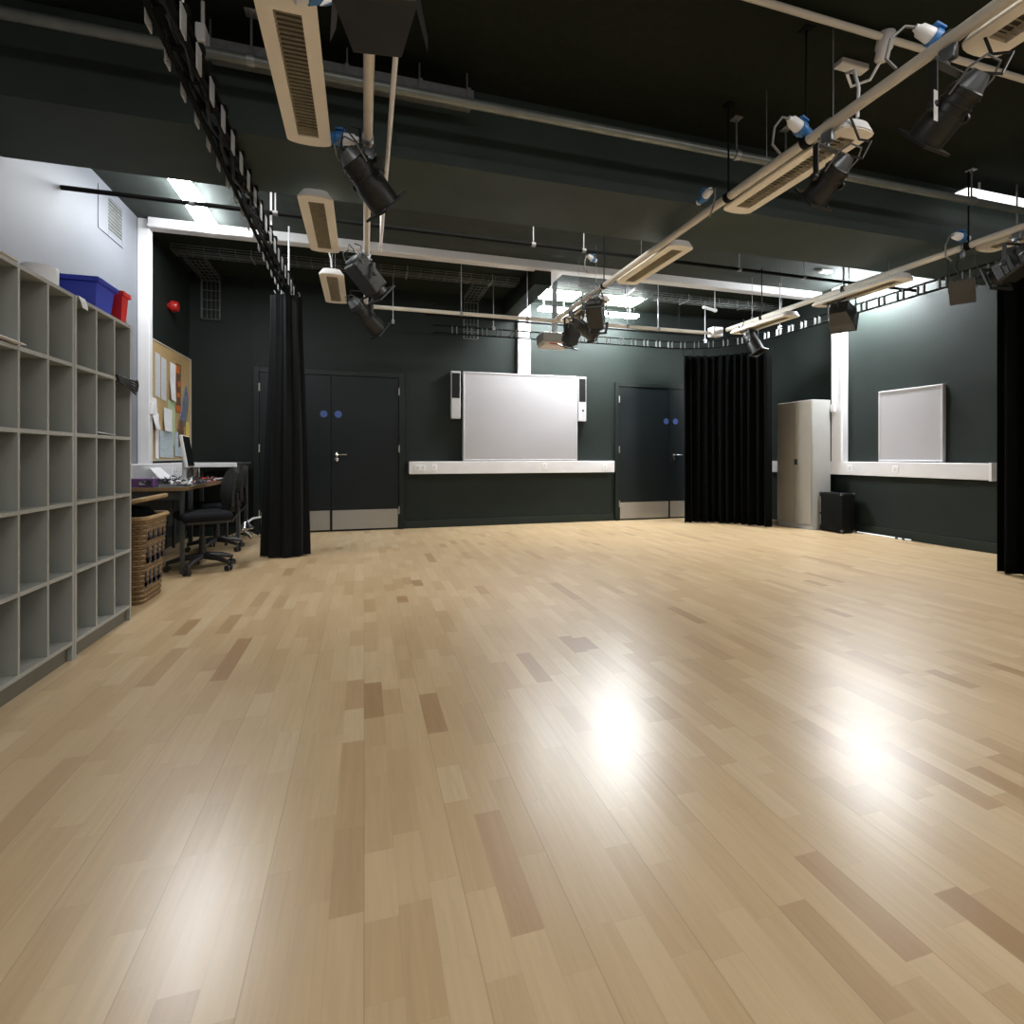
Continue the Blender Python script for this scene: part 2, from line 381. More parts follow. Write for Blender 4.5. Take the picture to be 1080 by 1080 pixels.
r = tr('long white ceiling trunking crossing the room from wall to wall', (XL + .10, PORT - .06, H - .095), (XR - .10, PORT + .06, H))
MB().box((XL + .10, PORT - .068, H - .09), (XR - .1, PORT - .06, H - .07)).build('cover_edge', M['white'], r)
tr('white ceiling trunking running from the cross trunking back to the whiteboard wall', (2.14, PORT + .07, H - .09), (2.30, YB - .075, H))

# ------------------------------------------------------------------ whiteboards and their speakers
def whiteboard(label, corner, size, normal, thick):
    """corner = low corner on the wall, size=(w,h)"""
    x, y, z = corner; w, h = size
    r = thing('whiteboard', label, 'whiteboard', corner)
    s = MB(); f = MB(); t = .022
    if normal == 'y':
        s.box((x + t, y - thick + .006, z + t), (x + w - t, y, z + h - t))
        for a, b_ in (((x, z), (x + w, z + t)), ((x, z + h - t), (x + w, z + h)), ((x, z + t), (x + t, z + h - t)), ((x + w - t, z + t), (x + w, z + h - t))):
            f.rbox((a[0], y - thick, a[1]), (b_[0], y, b_[1]), .006)
    else:
        s.box((x - thick + .006, y + t, z + t), (x, y + w - t, z + h - t))
        for a, b_ in (((y, z), (y + w, z + t)), ((y, z + h - t), (y + w, z + h)), ((y, z + t), (y + t, z + h - t)), ((y + w - t, z + t), (y + w, z + h - t))):
            f.rbox((x - thick, a[0], a[1]), (x, b_[0], b_[1]), .006)
    s.build('writing_surface', M['board'], r); f.build('board_frame', M['boardframe'], r)
    return r
w = whiteboard('large white interactive board mounted on the back wall between two doors', (1.34, YB - .001, .932), (1.74, 1.262), 'y', .085)
MB().box((2.86, YB - .0875, 2.158), (2.94, YB - .0855, 2.166)).build('maker_mark', M['greyplastic'], w)
w = whiteboard('smaller white board on the right wall above the white trunking', (XR - .001, 4.13, .932), (.745, .872), 'x', .05)
MB().box((XR - .08, 4.2, .932), (XR - .052, 4.8, .94)).build('pen_tray', M['boardframe'], w)

def board_speaker(label, x0, x1, knob):
    z0, z1 = 1.525, 2.195
    r = thing('mounted_speaker', label, 'speaker', (x0, YB, z0), group='speakers flanking the whiteboard')
    MB().rbox((x0, YB - .085, z0), (x1, YB, z1), .008).build('casing', M['boardframe'] if knob else M['greyplastic'], r)
    zm = z0 + .29
    MB().rbox((x0 + .012, YB - .09, zm), (x1 - .012, YB - .083, z1 - .03), .012, 3).build('grille', M['grille'], r)
    if knob:
        MB().lathe([(0, 0), (.017, 0), (.014, .015), (0, .015)], ((x0 + x1) / 2 + .01, YB - .085, z0 + .16), (0, -1, 0)).build('knob', M['lampgrey'], r)
board_speaker('narrow grey wall speaker on the left side of the large whiteboard', 1.17, 1.305, False)
board_speaker('narrow white wall speaker with a knob on the right side of the large whiteboard', 3.095, 3.225, True)

# ------------------------------------------------------------------ pigeonhole shelving
SX, SD, ST = -1.37, .44, 1.794
rows = [.078 + (1.794 - .018 - .078) / 5 * i for i in range(6)]   # undersides of the boards
def pigeon(label, y0, y1):
    r = thing('pigeonhole_unit', label, 'shelving', (SX - SD / 2, (y0 + y1) / 2, 0), group='pigeonhole shelving along the left wall')
    t = .018
    for ya in (y0, y1 - t):
        m = MB(); m.box((SX - SD, ya, 0), (SX, ya + t, ST)); m.build('side_panel', M['laminate'], r, bevel=.001)
    n = 3; wd = (y1 - y0 - 2 * t - 2 * .014) / 3
    for i in range(1, n):
        ya = y0 + t + i * wd + (i - 1) * .014
        MB().box((SX - SD + .006, ya, rows[0] + t), (SX - .002, ya + .014, ST - t)).build('divider', M['laminate'], r)
    for i, z in enumerate(rows):
        MB().box((SX - SD + .006, y0 + t, z), (SX - .001, y1 - t, z + t)).build('shelf_board', M['lamedge'] if i == 0 else M['laminate'], r)
    MB().box((SX - SD, y0 + t, rows[0]), (SX - SD + .006, y1 - t, ST - t)).build('back_panel', M['laminate'], r)
    MB().box((SX - .035, y0 + t, 0), (SX - .02, y1 - t, rows[0])).build('plinth', M['plinth'], r)
    # pale edging on the front of the uprights
    e = MB()
    for ya, tt in ((y0, t), (y1 - t, t)): e.box((SX, ya, .075), (SX + .002, ya + tt, ST))
    for i in range(1, n): ya = y0 + t + i * wd + (i - 1) * .014; e.box((SX - .002, ya, rows[0] + t), (SX + .001, ya + .014, ST - t))
    for z in rows: e.box((SX - .001, y0 + t, z), (SX + .0015, y1 - t, z + t))
    e.build('edging', M['lamedge'], r)
    return r
pigeon('grey pigeonhole unit with the blue and red crates on top', 3.02, 3.655)
pigeon('grey pigeonhole unit cut off by the left picture edge', 2.38, 3.015)

# crates, tub and odds on the shelving
def crate(name, label, cat, a, b, m, lip=.012, taper=.018):
    r = thing(name, label, cat, ((a[0] + b[0]) / 2, (a[1] + b[1]) / 2, a[2]))
    x0, y0, z0 = a; x1, y1, z1 = b; t = .005
    def rect(e, z): return [V((x0 - e, y0 - e, z)), V((x1 + e, y0 - e, z)), V((x1 + e, y1 + e, z)), V((x0 - e, y1 + e, z))]
    sh = MB(); sh.loft([rect(-taper - t, z0 + t), rect(-t, z1), rect(0, z1), rect(-taper, z0)], cap=True)
    sh.build('crate_shell', m, r)
    rim = MB(); rim.loft([rect(-.001, z1 - .03), rect(lip, z1 - .026), rect(lip, z1), rect(-t, z1), rect(-t, z1 - .004), rect(-.001, z1 - .006)], cap=False)
    rim.build('rim', m, r, bevel=.002)
    return r
crate('storage_crate', 'blue plastic crate on top of the grey pigeonholes', 'crate', (-1.72, 3.295, ST + .001), (-1.392, 3.505, 1.973), M['bluebox'])
crate('storage_crate', 'small red plastic crate at the far end of the pigeonhole top', 'crate', (-1.53, 3.582, ST + .001), (-1.386, 3.668, 1.985), M['redbox'], .010, .012)
MB().lathe([(0, 0), (.066, 0), (.071, .004), (.072, .13), (.069, .136), (.03, .136), (.03, .10), (0, .10)], (-1.535, 3.07, ST + .001), seg=36).build('white_tub', M['whitebright'], smooth=True)
tag(bpy.data.objects['white_tub'], 'round white tub beside the blue crate on the pigeonholes', 'tub')

def sheet(name, label, cat, pts, m, th=.0012, group=None):
    """thin curved sheet: pts = grid rows of 3-D points"""
    nr, nc = len(pts), len(pts[0]); me = MB()
    vs = [V(p) for R in pts for p in R]; fs = []
    for i in range(nr - 1):
        for j in range(nc - 1): fs.append((i * nc + j, i * nc + j + 1, (i + 1) * nc + j + 1, (i + 1) * nc + j))
    me.add(vs, fs); o = me.build(name, m)
    sd = o.modifiers.new('thickness', 'SOLIDIFY'); sd.thickness = th; sd.offset = 0
    return tag(o, label, cat, group)
# label strip folded over the shelf top
sheet('paper_strip', 'white paper strip folded over the top edge of the pigeonholes', 'paper',
      [[(SX - .06, 3.045, ST + .003), (SX - .06, 3.11, ST + .003)], [(SX + .004, 3.045, ST + .004), (SX + .004, 3.11, ST + .004)], [(SX + .012, 3.05, ST - .02), (SX + .012, 3.115, ST - .022)], [(SX + .014, 3.065, ST - .05), (SX + .014, 3.118, ST - .052)]], M['paper'])
sheet('loose_paper', 'white paper lying on top of the pigeonholes near the left edge', 'paper',
      [[(SX - .2, 2.40, ST + .002), (SX - .2, 2.56, ST + .002)], [(SX - .02, 2.40, ST + .003), (SX - .02, 2.575, ST + .003)], [(SX + .012, 2.43, ST + .006), (SX + .012, 2.58, ST + .004)]], M['paper'])
z = rows[4] + .018
sheet('loose_paper', 'white papers poking out of the top row of pigeonholes', 'paper',
      [[(SX - .22, 2.41, z + .006), (SX - .22, 2.58, z + .006)], [(SX - .02, 2.41, z + .016), (SX - .02, 2.585, z + .008)], [(SX + .025, 2.44, z + .012), (SX + .03, 2.588, z + .004)]], M['paper'], .004)
z = rows[3] + .018
sheet('loose_paper', 'white paper curling in the third row of pigeonholes', 'paper',
      [[(SX - .26, 3.245, z + .05), (SX - .26, 3.42, z + .05)], [(SX - .1, 3.25, z + .034), (SX - .1, 3.425, z + .03)], [(SX - .02, 3.30, z + .012), (SX - .02, 3.43, z + .012)], [(SX + .01, 3.39, z + .006), (SX + .012, 3.432, z + .006)]], M['paper'], .0015)
# black strap bundle at the end of the unit
cb = MB(); zc = rows[4]
for k in range(5):
    zz = zc + .022 - .008 * k
    cb.tube([(SX - .05, 3.46, zz + .01), (SX + .012, 3.45 + .006 * k, zz + .004), (SX + .03, 3.55, zz - .004 * k - .006), (SX + .032, 3.62, zz - .01 * k - .004), (SX + .02, 3.672, zz - .012 * k + .002)], .0065, 6)
cb.tube([(SX + .022, 3.67, zc + .03), (SX + .02, 3.69, zc), (SX + .018, 3.68, zc - .04)], .010, 6)
tag(cb.build('black_strap_bundle', M['cableblack'], smooth=True), 'bundle of black straps hooked on the corner of the pigeonholes', 'strap')
pg = MB(); pg.tube([(SX - .05, 3.657, 1.075), (SX - .05, 3.70, 1.075)], .010, 8); pg.rbox((SX - .062, 3.695, 1.062), (SX - .038, 3.72, 1.088), .005)
tag(pg.build('hanging_peg', M['cableblack']), 'small black peg sticking out of the pigeonhole end', 'peg')

# ------------------------------------------------------------------ left wall fittings
g = thing('air_vent', 'pale vent with dark slats high on the left wall', 'vent', (XL, 5.15, 2.9))
f = MB()
for a, b_ in (((4.93, 2.86), (5.10, 3.22)), ((5.345, 2.86), (5.38, 3.22)), ((5.10, 2.86), (5.345, 2.915)), ((5.10, 3.19), (5.345, 3.22))): f.box((XL, a[0], a[1]), (XL + .007, b_[0], b_[1]))
f.build('vent_frame', M['walll'], g, bevel=.003)
s = MB(); s.box((XL, 5.10, 2.915), (XL + .004, 5.345, 3.19))
for k in range(9):
    zz = 2.925 + k * .03; s.box((XL + .004, 5.10, zz), (XL + .010, 5.345, zz + .008))
s.build('slats', M['traydark'], g)

bell = thing('alarm_bell', 'red round fire bell on the dark left wall above the pinboard', 'alarm bell', (XL, 6.5, 2.66))
MB().lathe([(0, 0), (.035, 0), (.035, .03), (0, .03)], (XL, 6.5, 2.66), (1, 0, 0)).build('mount', M['redbell'], bell)
MB().lathe([(0, .03), (.062, .03), (.064, .045), (.058, .075), (.05, .095), (.02, .104), (0, .105)], (XL, 6.5, 2.66), (1, 0, 0), seg=28).build('gong', M['redbell'], bell, smooth=True)

# pinboard with papers
PX = XL + .02
pb = thing('pinboard', 'tan pinboard covered with papers on the left wall above the desk', 'pinboard', (XL, 6.55, .96))
MB().box((XL + .003, 5.92, .965), (PX, 7.19, 2.18)).build('felt_panel', M['cork'], pb)
f = MB()
for a, b_ in (((5.90, .95), (5.92, 2.195)), ((7.17, .95), (7.195, 2.195)), ((5.92, 2.18), (7.17, 2.195)), ((5.92, .95), (7.17, .965))): f.box((XL + .003, a[0], a[1]), (PX + .006, b_[0], b_[1]))
f.build('edge_strip', M['pinframe'], pb)
PIN = [0]
def pinned(label, y0, y1, z0, z1, m, tilt=0., lift=.0, cat='paper', name='hanging_paper'):
    PIN[0] += 1; e_ = {5: .006, 7: .0025, 11: .0025}.get(PIN[0], 0) + .0004 * PIN[0]
    n = 3; R = []
    for i in range(n):
        zz = z0 + (z1 - z0) * i / (n - 1)
        R.append([(PX + .004 + e_ + lift * (1 - i / 2) ** 2, y0 + tilt * i / 2, zz), (PX + .004 + e_ + lift * (1 - i / 2) ** 2 * .6, y1 + tilt * i / 2, zz - .01)])
    return sheet(name, label, cat, R, m, group='papers pinned to the board')
pinned('tall printed sheet pinned at the top of the board nearest the white trunking', 6.05, 6.19, 1.62, 2.07, M['paperlined'])
pinned('second tall printed sheet pinned along the top of the board', 6.21, 6.36, 1.60, 2.05, M['paperlined'])
pinned('white sheet with a curled edge pinned third along the board top', 6.42, 6.60, 1.62, 2.04, M['paper'], .05, .03)
pinned('pale green sheet pinned in the middle of the board', 6.40, 6.62, 1.12, 1.62, M['papergreen'])
pinned('white sheet pinned over the green one', 6.24, 6.48, 1.27, 1.52, M['paper'], .03, .02)
pinned('bright white sheet hanging loose beside the white trunking', 5.93, 6.10, 1.28, 1.60, M['paper'], -.02, .05)
pinned('large pale blue timetable pinned low on the board', 6.16, 6.56, .99, 1.27, M['paperblue'])
pinned('long white sheet hanging low at the near end of the board', 6.05, 6.14, .98, 1.45, M['paper'])
pinned('small yellow and orange card pinned low at the far end of the board', 6.98, 7.10, 1.20, 1.42, M['paperyellow'])
pinned('narrow green card pinned low at the far corner of the board', 7.05, 7.14, .98, 1.20, M['papergreen'])
pinned('blue-grey sheet pinned low in front of the monitor', 6.60, 6.85, 1.0, 1.28, M['paperblue'])
po = thing('pinned_drawing', 'tall orange and brown abstract picture pinned to the board', 'picture', (PX, 6.72, 1.4), group='papers pinned to the board')
MB().box((PX + .001, 6.66, 1.5), (PX + .004, 6.82, 2.06)).build('backing', M['brown'], po)
s = MB()
for k, (yy, zz, ww, hh) in enumerate(((6.67, 1.95, .10, .09), (6.72, 1.80, .08, .06), (6.69, 1.68, .09, .05), (6.67, 1.51, .13, .07))): s.box((PX + .004, yy, zz), (PX + .006, yy + ww, zz + hh))
s.build('orange_patch', M['orange'], po)
po = thing('pinned_cutout', 'grey and brown ragged paper cutout pinned across the board', 'picture', (PX, 6.9, 1.3), group='papers pinned to the board')
poly = [(6.84, 1.30), (6.78, 1.46), (6.84, 1.58), (6.90, 1.72), (6.98, 1.84), (7.06, 1.70), (7.04, 1.56), (6.98, 1.44), (6.94, 1.36)]
MB().prism([(PX + .001, a, b_) for a, b_ in poly], (.013, 0, 0)).build('ragged_shape', M['greyblue'], po)
poly = [(6.72, 1.10), (6.70, 1.30), (6.76, 1.42), (6.86, 1.40), (6.88, 1.28), (6.80, 1.14)]
MB().prism([(PX + .001, a, b_) for a, b_ in poly], (.0165, 0, 0)).build('brown_shape', M['brown'], po)

# ------------------------------------------------------------------ desk and what is on it
DX0, DX1, DY0, DY1, DT = XL + .02, -1.445, 4.90, 6.45, .738
dk = thing('desk', 'dark desk with a brown front edge against the left wall', 'desk', ((DX0 + DX1) / 2, (DY0 + DY1) / 2, 0))
MB().box((DX0, DY0 + .02, DT - .028), (DX1 - .012, DY1, DT)).build('desk_top', M['desk'], dk)
e = MB(); e.box((DX0, DY0, DT - .03), (DX1, DY0 + .02, DT)); e.box((DX1 - .012, DY0 + .02, DT - .03), (DX1, DY1, DT)); e.build('edge_band', M['deskedge'], dk)
MB().box((DX0 + .05, DY0 + .06, DT - .11), (DX1 - .05, DY0 + .085, DT - .028)).build('apron', M['deskmetal'], dk)
MB().box((DX0 + .04, DY0 + .1, .25), (DX0 + .06, DY1 - .05, DT - .028)).build('modesty_panel', M['deskmetal'], dk)
for lx in (DX0 + .03, DX1 - .07):
    for ly in (DY0 + .03, DY1 - .08):
        MB().rbox((lx + .02, ly, 0), (lx + .05, ly + .03, DT - .028), .004).build('leg', M['deskmetal'], dk)

# second table standing higher at the far end
tb = thing('table', 'taller dark table with a white edge rail in the back left corner', 'table', (-1.7, 6.85, 0))
MB().box((XL + .13, 6.62, .905), (-1.37, 7.12, .925)).build('table_top', M['desk'], tb)
e = MB(); e.rbox((XL + .13, 6.595, .872), (-1.42, 6.62, .925), .006); e.rbox((-1.47, 6.585, .76), (-1.42, 6.62, .925), .012)
e.build('edge_rail', M['white'], tb)
for lx in (XL + .15, -1.44):
    for ly in (6.64, 7.06): MB().rbox((lx, ly, 0), (lx + .04, ly + .04, .905), .004).build('leg', M['deskmetal'], tb)

# monitor seen nearly edge-on
mo = thing('monitor', 'slim white-edged monitor seen edge-on on the desk', 'monitor', (-1.60, 5.40, DT))
ang = math.atan2(-.06, .4)
mt = Matrix.Translation((-1.575, 5.40, 1.04)) @ Matrix.Rotation(math.radians(8.5), 4, 'Z') @ Matrix.Rotation(math.radians(-9), 4, 'Y')
MB().rbox((-.016, -.20, -.15), (.010, .20, .15), .006, mtx=mt).build('casing', M['whitebright'], mo)
MB().box((.010, -.185, -.135), (.013, .185, .14), mtx=mt).build('screen', M['screenglass'], mo)
s = MB(); s.cyl((-1.60, 5.40, DT + .012), (-1.60, 5.40, .95), .018); s.rbox((-1.68, 5.30, DT + .001), (-1.53, 5.50, DT + .014), .006); s.build('stand', M['whitebright'], mo)

bx = thing('card_box', 'small purple box at the near end of the desk', 'box', (-1.85, 5.0, DT))
MB().rbox((-1.93, 4.96, DT + .001), (-1.70, 5.08, DT + .072), .003).build('box_body', M['purple'], bx)
MB().box((-1.80, 4.957, DT + .02), (-1.755, 4.959, DT + .05)).build('label_patch', M['paperlined'], bx)
# tangle of cables: stuff nobody could count
rd = random.Random(3); cb = MB()
for k in range(26):
    p = V((rd.uniform(-1.90, -1.52), rd.uniform(5.0, 5.75), DT + .012)); a = rd.uniform(0, 6.28); pts = []
    for i in range(12):
        a += rd.uniform(-.9, 1.1); p = p + V((math.cos(a) * .035, math.sin(a) * .05, 0))
        p.x = min(-1.47, max(-1.93, p.x)); p.y = min(5.95, max(4.95, p.y))
        pts.append((p.x, p.y, DT + .012 + rd.uniform(0, .055)))
    cb.cur = 0 if k % 4 else 1
    cb.tube(pts, rd.choice((.004, .005, .007)), 6)
o = cb.build('cable_tangle', [M['cableblack'], M['whitebright']], smooth=True); tag(o, 'tangle of black and white cables heaped on the desk', 'cables'); o['kind'] = 'stuff'
bk = thing('book', 'red-covered book lying flat on the desk past the monitor', 'book', (-1.6, 5.95, DT))
MB().box((-1.70, 5.86, DT + .001), (-1.50, 6.10, DT + .006)).build('cover', M['redbox'], bk); MB().box((-1.695, 5.865, DT + .006), (-1.505, 6.095, DT + .03)).build('pages', M['paper'], bk); MB().box((-1.70, 5.86, DT + .03), (-1.50, 6.10, DT + .035)).build('front_cover', M['redbox'], bk)
sheet('loose_paper', 'stack of white papers leaning up at the back of the desk', 'paper',
      [[(-1.93, 5.55, DT + .15), (-1.93, 5.80, DT + .15)], [(-1.84, 5.50, DT + .06), (-1.84, 5.80, DT + .06)], [(-1.72, 5.48, DT + .012), (-1.70, 5.82, DT + .012)]], M['paper'], .006)
sheet('loose_paper', 'flat white papers lying at the far end of the desk', 'paper',
      [[(-1.80, 6.12, DT + .004), (-1.80, 6.38, DT + .004)], [(-1.60, 6.10, DT + .012), (-1.58, 6.38, DT + .012)], [(-1.47, 6.13, DT + .02), (-1.46, 6.36, DT + .02)]], M['paper'], .008)
for (x, y, rz, lb) in ((-1.50, 5.12, .4, 'small silver gadget near the desk corner'), (-1.52, 5.62, -.3, 'small silver gadget on the desk behind the monitor')):
    gd = MB().rbox((-.03, -.05, 0), (.03, .05, .024), .008, mtx=Matrix.Translation((x, y, DT + .001)) @ Matrix.Rotation(rz, 4, 'Z')).build('gadget', M['lampsilver'])
    tag(gd, lb, 'gadget')

# ------------------------------------------------------------------ wicker hamper
hx0, hx1, hy0, hy1, hz = -1.86, -1.40, 3.96, 4.38, .575
hp = thing('wicker_hamper', 'woven wicker hamper with its lid propped open beside the pigeonholes', 'basket', ((hx0 + hx1) / 2, (hy0 + hy1) / 2, 0))
def rr(z, e, r=.05, n=5):
    P = []
    for cx_, cy_, a0 in ((hx1 + e - r, hy1 + e - r, 0), (hx0 - e + r, hy1 + e - r, PI / 2), (hx0 - e + r, hy0 - e + r, PI), (hx1 + e - r, hy0 - e + r, 1.5 * PI)):
        for k in range(n): a = a0 + PI / 2 * k / (n - 1); P.append(V((cx_ + r * math.cos(a), cy_ + r * math.sin(a), z)))
    return P
w = MB(); rg = []
nz_ = 34
for k in range(nz_ + 1):
    zz = hz * k / nz_; rg.append(rr(zz, -.03 + .03 * k / nz_ + (.004 if k % 2 else -.002)))
rg += [rr(hz, -.018), rr(.02, -.05)]
w.loft(rg); w.build('basket_body', M['wicker'], hp)
MB().tube(rr(hz + .004, .002), .016, 8, closed=True).build('rim', M['cane'], hp, smooth=True)
# dark painted marks on the room side, unreadable blocks in two rows
k_ = MB(); rd = random.Random(5)
for zz, hh in ((.43, .06), (.27, .13), (.12, .10)):
    yy = hy0 + .05
    while yy < hy1 - .08:
        ww = rd.uniform(.04, .07)
        xx = hx1 - .03 + .03 * zz / hz + .004
        k_.box((xx, yy, zz + rd.uniform(-.01, .01)), (xx + .004, yy + ww * .45, zz + hh)); k_.box((xx, yy, zz), (xx + .004, yy + ww, zz + hh * .3))
        yy += ww + .022
k_.build('painted_marks', M['ink'], hp)
lm = Matrix.Translation((hx0, 0, hz + .03)) @ Matrix.Rotation(math.radians(-12), 4, 'Y') @ Matrix.Translation((-hx0, 0, -hz - .03))
ld = MB(); ld.loft([[lm @ p for p in rr(hz + .03, .0)], [lm @ p for p in rr(hz + .05, .0)]]); lo = ld.build('lid', M['wicker'], hp)
MB().tube([lm @ p for p in rr(hz + .04, .004)], .016, 8, closed=True).build('lid_rim', M['cane'], lo, smooth=True)
ct = MB()
for k in range(7):
    a = rd.uniform(0, 6.28); cx_, cy_ = -1.63 + .12 * math.cos(a), 4.17 + .12 * math.sin(a)
    ct.lathe([(0, 0), (.09, .01), (.10, .05), (.06, .09), (0, .10)], (cx_, cy_, hz - .03), seg=10)
ct.cyl((-1.63, 4.17, .1), (-1.63, 4.17, hz - .05), .15)
tag(ct.build('black_fabric_bundle', M['curtain'], smooth=True), 'black fabric stuffed inside the wicker hamper', 'fabric')

# ------------------------------------------------------------------ office chairs
def office_chair(label, loc, rz):
    r = thing('office_chair', label, 'chair', loc, rz, 'office chairs at the desk')
    # faces -x in local space
    MB().rbox((-.19, -.21, .44), (.20, .21, .515), .035, 3).build('seat', M['chairfabric'], r, smooth=True, local=True)
    MB().rbox((-.16, -.18, .415), (.17, .18, .445), .02).build('seat_pan', M['chairplastic'], r, local=True)
    rings = []
    for k in range(9):
        t = k / 8; ww = .17 * (1 - abs(2 * t - 1) ** 3.2) ** .5 + .03; zz = .50 + .40 * t
        xo = .225 + .03 * math.sin(t * PI) * -1 + .05 * t
        ring = []
        for q in range(12):
            a = 2 * PI * q / 12; ring.append(V((xo + .028 * math.sin(a) + .03 * (math.cos(a)) ** 2 * -1, ww * math.cos(a), zz)))
        rings.append(ring)
    bk = MB().loft(rings).build('backrest', M['chairgrey'], r, smooth=True, local=True)
    s = MB(); s.tube([(.05, 0, .42), (.24, 0, .41), (.285, 0, .48), (.275, 0, .66)], .016); s.build('back_support', M['chairplastic'], r, smooth=True, local=True)
    s = MB(); s.cyl((0, 0, .10), (0, 0, .28), .028); s.cyl((0, 0, .28), (0, 0, .42), .016); s.build('gas_column', M['chairplastic'], r, smooth=True, local=True)
    s = MB(); s.tube([(.02, .10, .415), (.03, .27, .40)], .006); s.rbox((.015, .26, .385), (.045, .285, .415), .006); s.build('lever', M['chairplastic'], r, local=True)
    b_ = MB()
    for k in range(5):
        a = 2 * PI * k / 5 + .3; c_, s_ = math.cos(a), math.sin(a)
        b_.tube([(.03 * c_, .03 * s_, .12), (.16 * c_, .16 * s_, .105), (.27 * c_, .27 * s_, .075)], [.03, .024, .017], 8)
    b_.build('star_base', M['chairplastic'], r, smooth=True, local=True)
    for k in range(5):
        a = 2 * PI * k / 5 + .3; c_, s_ = math.cos(a), math.sin(a); cx_, cy_ = .265 * c_, .265 * s_
        w = MB(); w.cyl((cx_, cy_, .045), (cx_, cy_, .085), .008, seg=8)
        px, py = -s_, c_
        for d_ in (-.017, .017): w.cyl((cx_ + px * (d_ - .008), cy_ + py * (d_ - .008), .026), (cx_ + px * (d_ + .008), cy_ + py * (d_ + .008), .026), .026, seg=14)
        w.build('caster', M['chairplastic'], r, smooth=True, local=True)
    return r
ch = office_chair('black swivel office chair nearest the camera pulled up to the desk', (-1.37, 5.10, 0), math.radians(27))
dup(ch, (-1.50, 6.08, 0), math.radians(24), 'black swivel office chair farther back, beside the hanging black curtain', 'office chairs at the desk')

# shiny metal stand on the floor by the left door
ms = thing('metal_floor_stand', 'low shiny chrome stand on the floor beside the left double door', 'stand', (-1.42, 6.85, 0))
s = MB()
for a in (.2, 1.2, 2.3, 3.3, 4.4, 5.4): s.tube([(-1.42, 6.85, .10), (-1.42 + .12 * math.cos(a), 6.85 + .1 * math.sin(a), .06), (-1.42 + .2 * math.cos(a), 6.85 + .16 * math.sin(a), .012)], .011)
s.cyl((-1.42, 6.85, .08), (-1.42, 6.85, .17), .022); s.build('feet', M['chrome'], ms, smooth=True)
s = MB(); s.lathe([(0, 0), (.09, 0), (.095, .01), (.06, .05), (.03, .09), (0, .095)], (-1.38, 6.85, .12), seg=18); s.build('top_plate', M['chrome'], ms, smooth=True)
s = MB(); s.tube([(-1.36, 6.86, .2), (-1.30, 6.88, .24), (-1.22, 6.9, .25)], .012); s.build('arm', M['whitebright'], ms, smooth=True)

# ------------------------------------------------------------------ drapes
def drape_bundle(label, cx_, cy_, z0, z1, w0, w1, dep, folds, m):
    """gathered curtain: closed pleated loop, wider at the hem"""
    rings = []; n = 96; rd = random.Random(11); ph = [rd.uniform(0, 6.28) for _ in range(4)]
    for k in range(25):
        t = k / 24; z = z0 + (z1 - z0) * t
        w = w0 + (w1 - w0) * min(1, t * 1.15) ** 1.2; d_ = dep * (1 - .25 * t)
        ring = []
        for q in range(n):
            a = 2 * PI * q / n
            f_ = 1 + .16 * math.sin(folds * a + ph[0] + .5 * math.sin(3 * t + ph[1])) + .07 * math.sin((folds * 2 + 1) * a + ph[2] + t)
            ring.append(V((cx_ + (.012 * math.sin(2.3 * t)) + w / 2 * math.cos(a) * f_, cy_ + d_ / 2 * math.sin(a) * f_, z)))
        rings.append(ring)
    r = thing('stage_curtain', label, 'curtain', (cx_, cy_, z0))
    MB().loft(rings).build('drape', m, r, smooth=True)
    return r
c1 = drape_bundle('gathered charcoal black curtain hanging in front of the left double door', -.75, 5.57, .012, 2.60, .40, .26, .26, 9, M['curtaingrey'])
for k in range(4):
    s = MB(); xx = -.86 + .075 * k
    s.tube([(xx, 5.57, 2.585), (xx + .01, 5.57, 2.63), (xx - .004, 5.57, 2.655)], .006, 6); s.build('curtain_hook', M['galv'], c1)

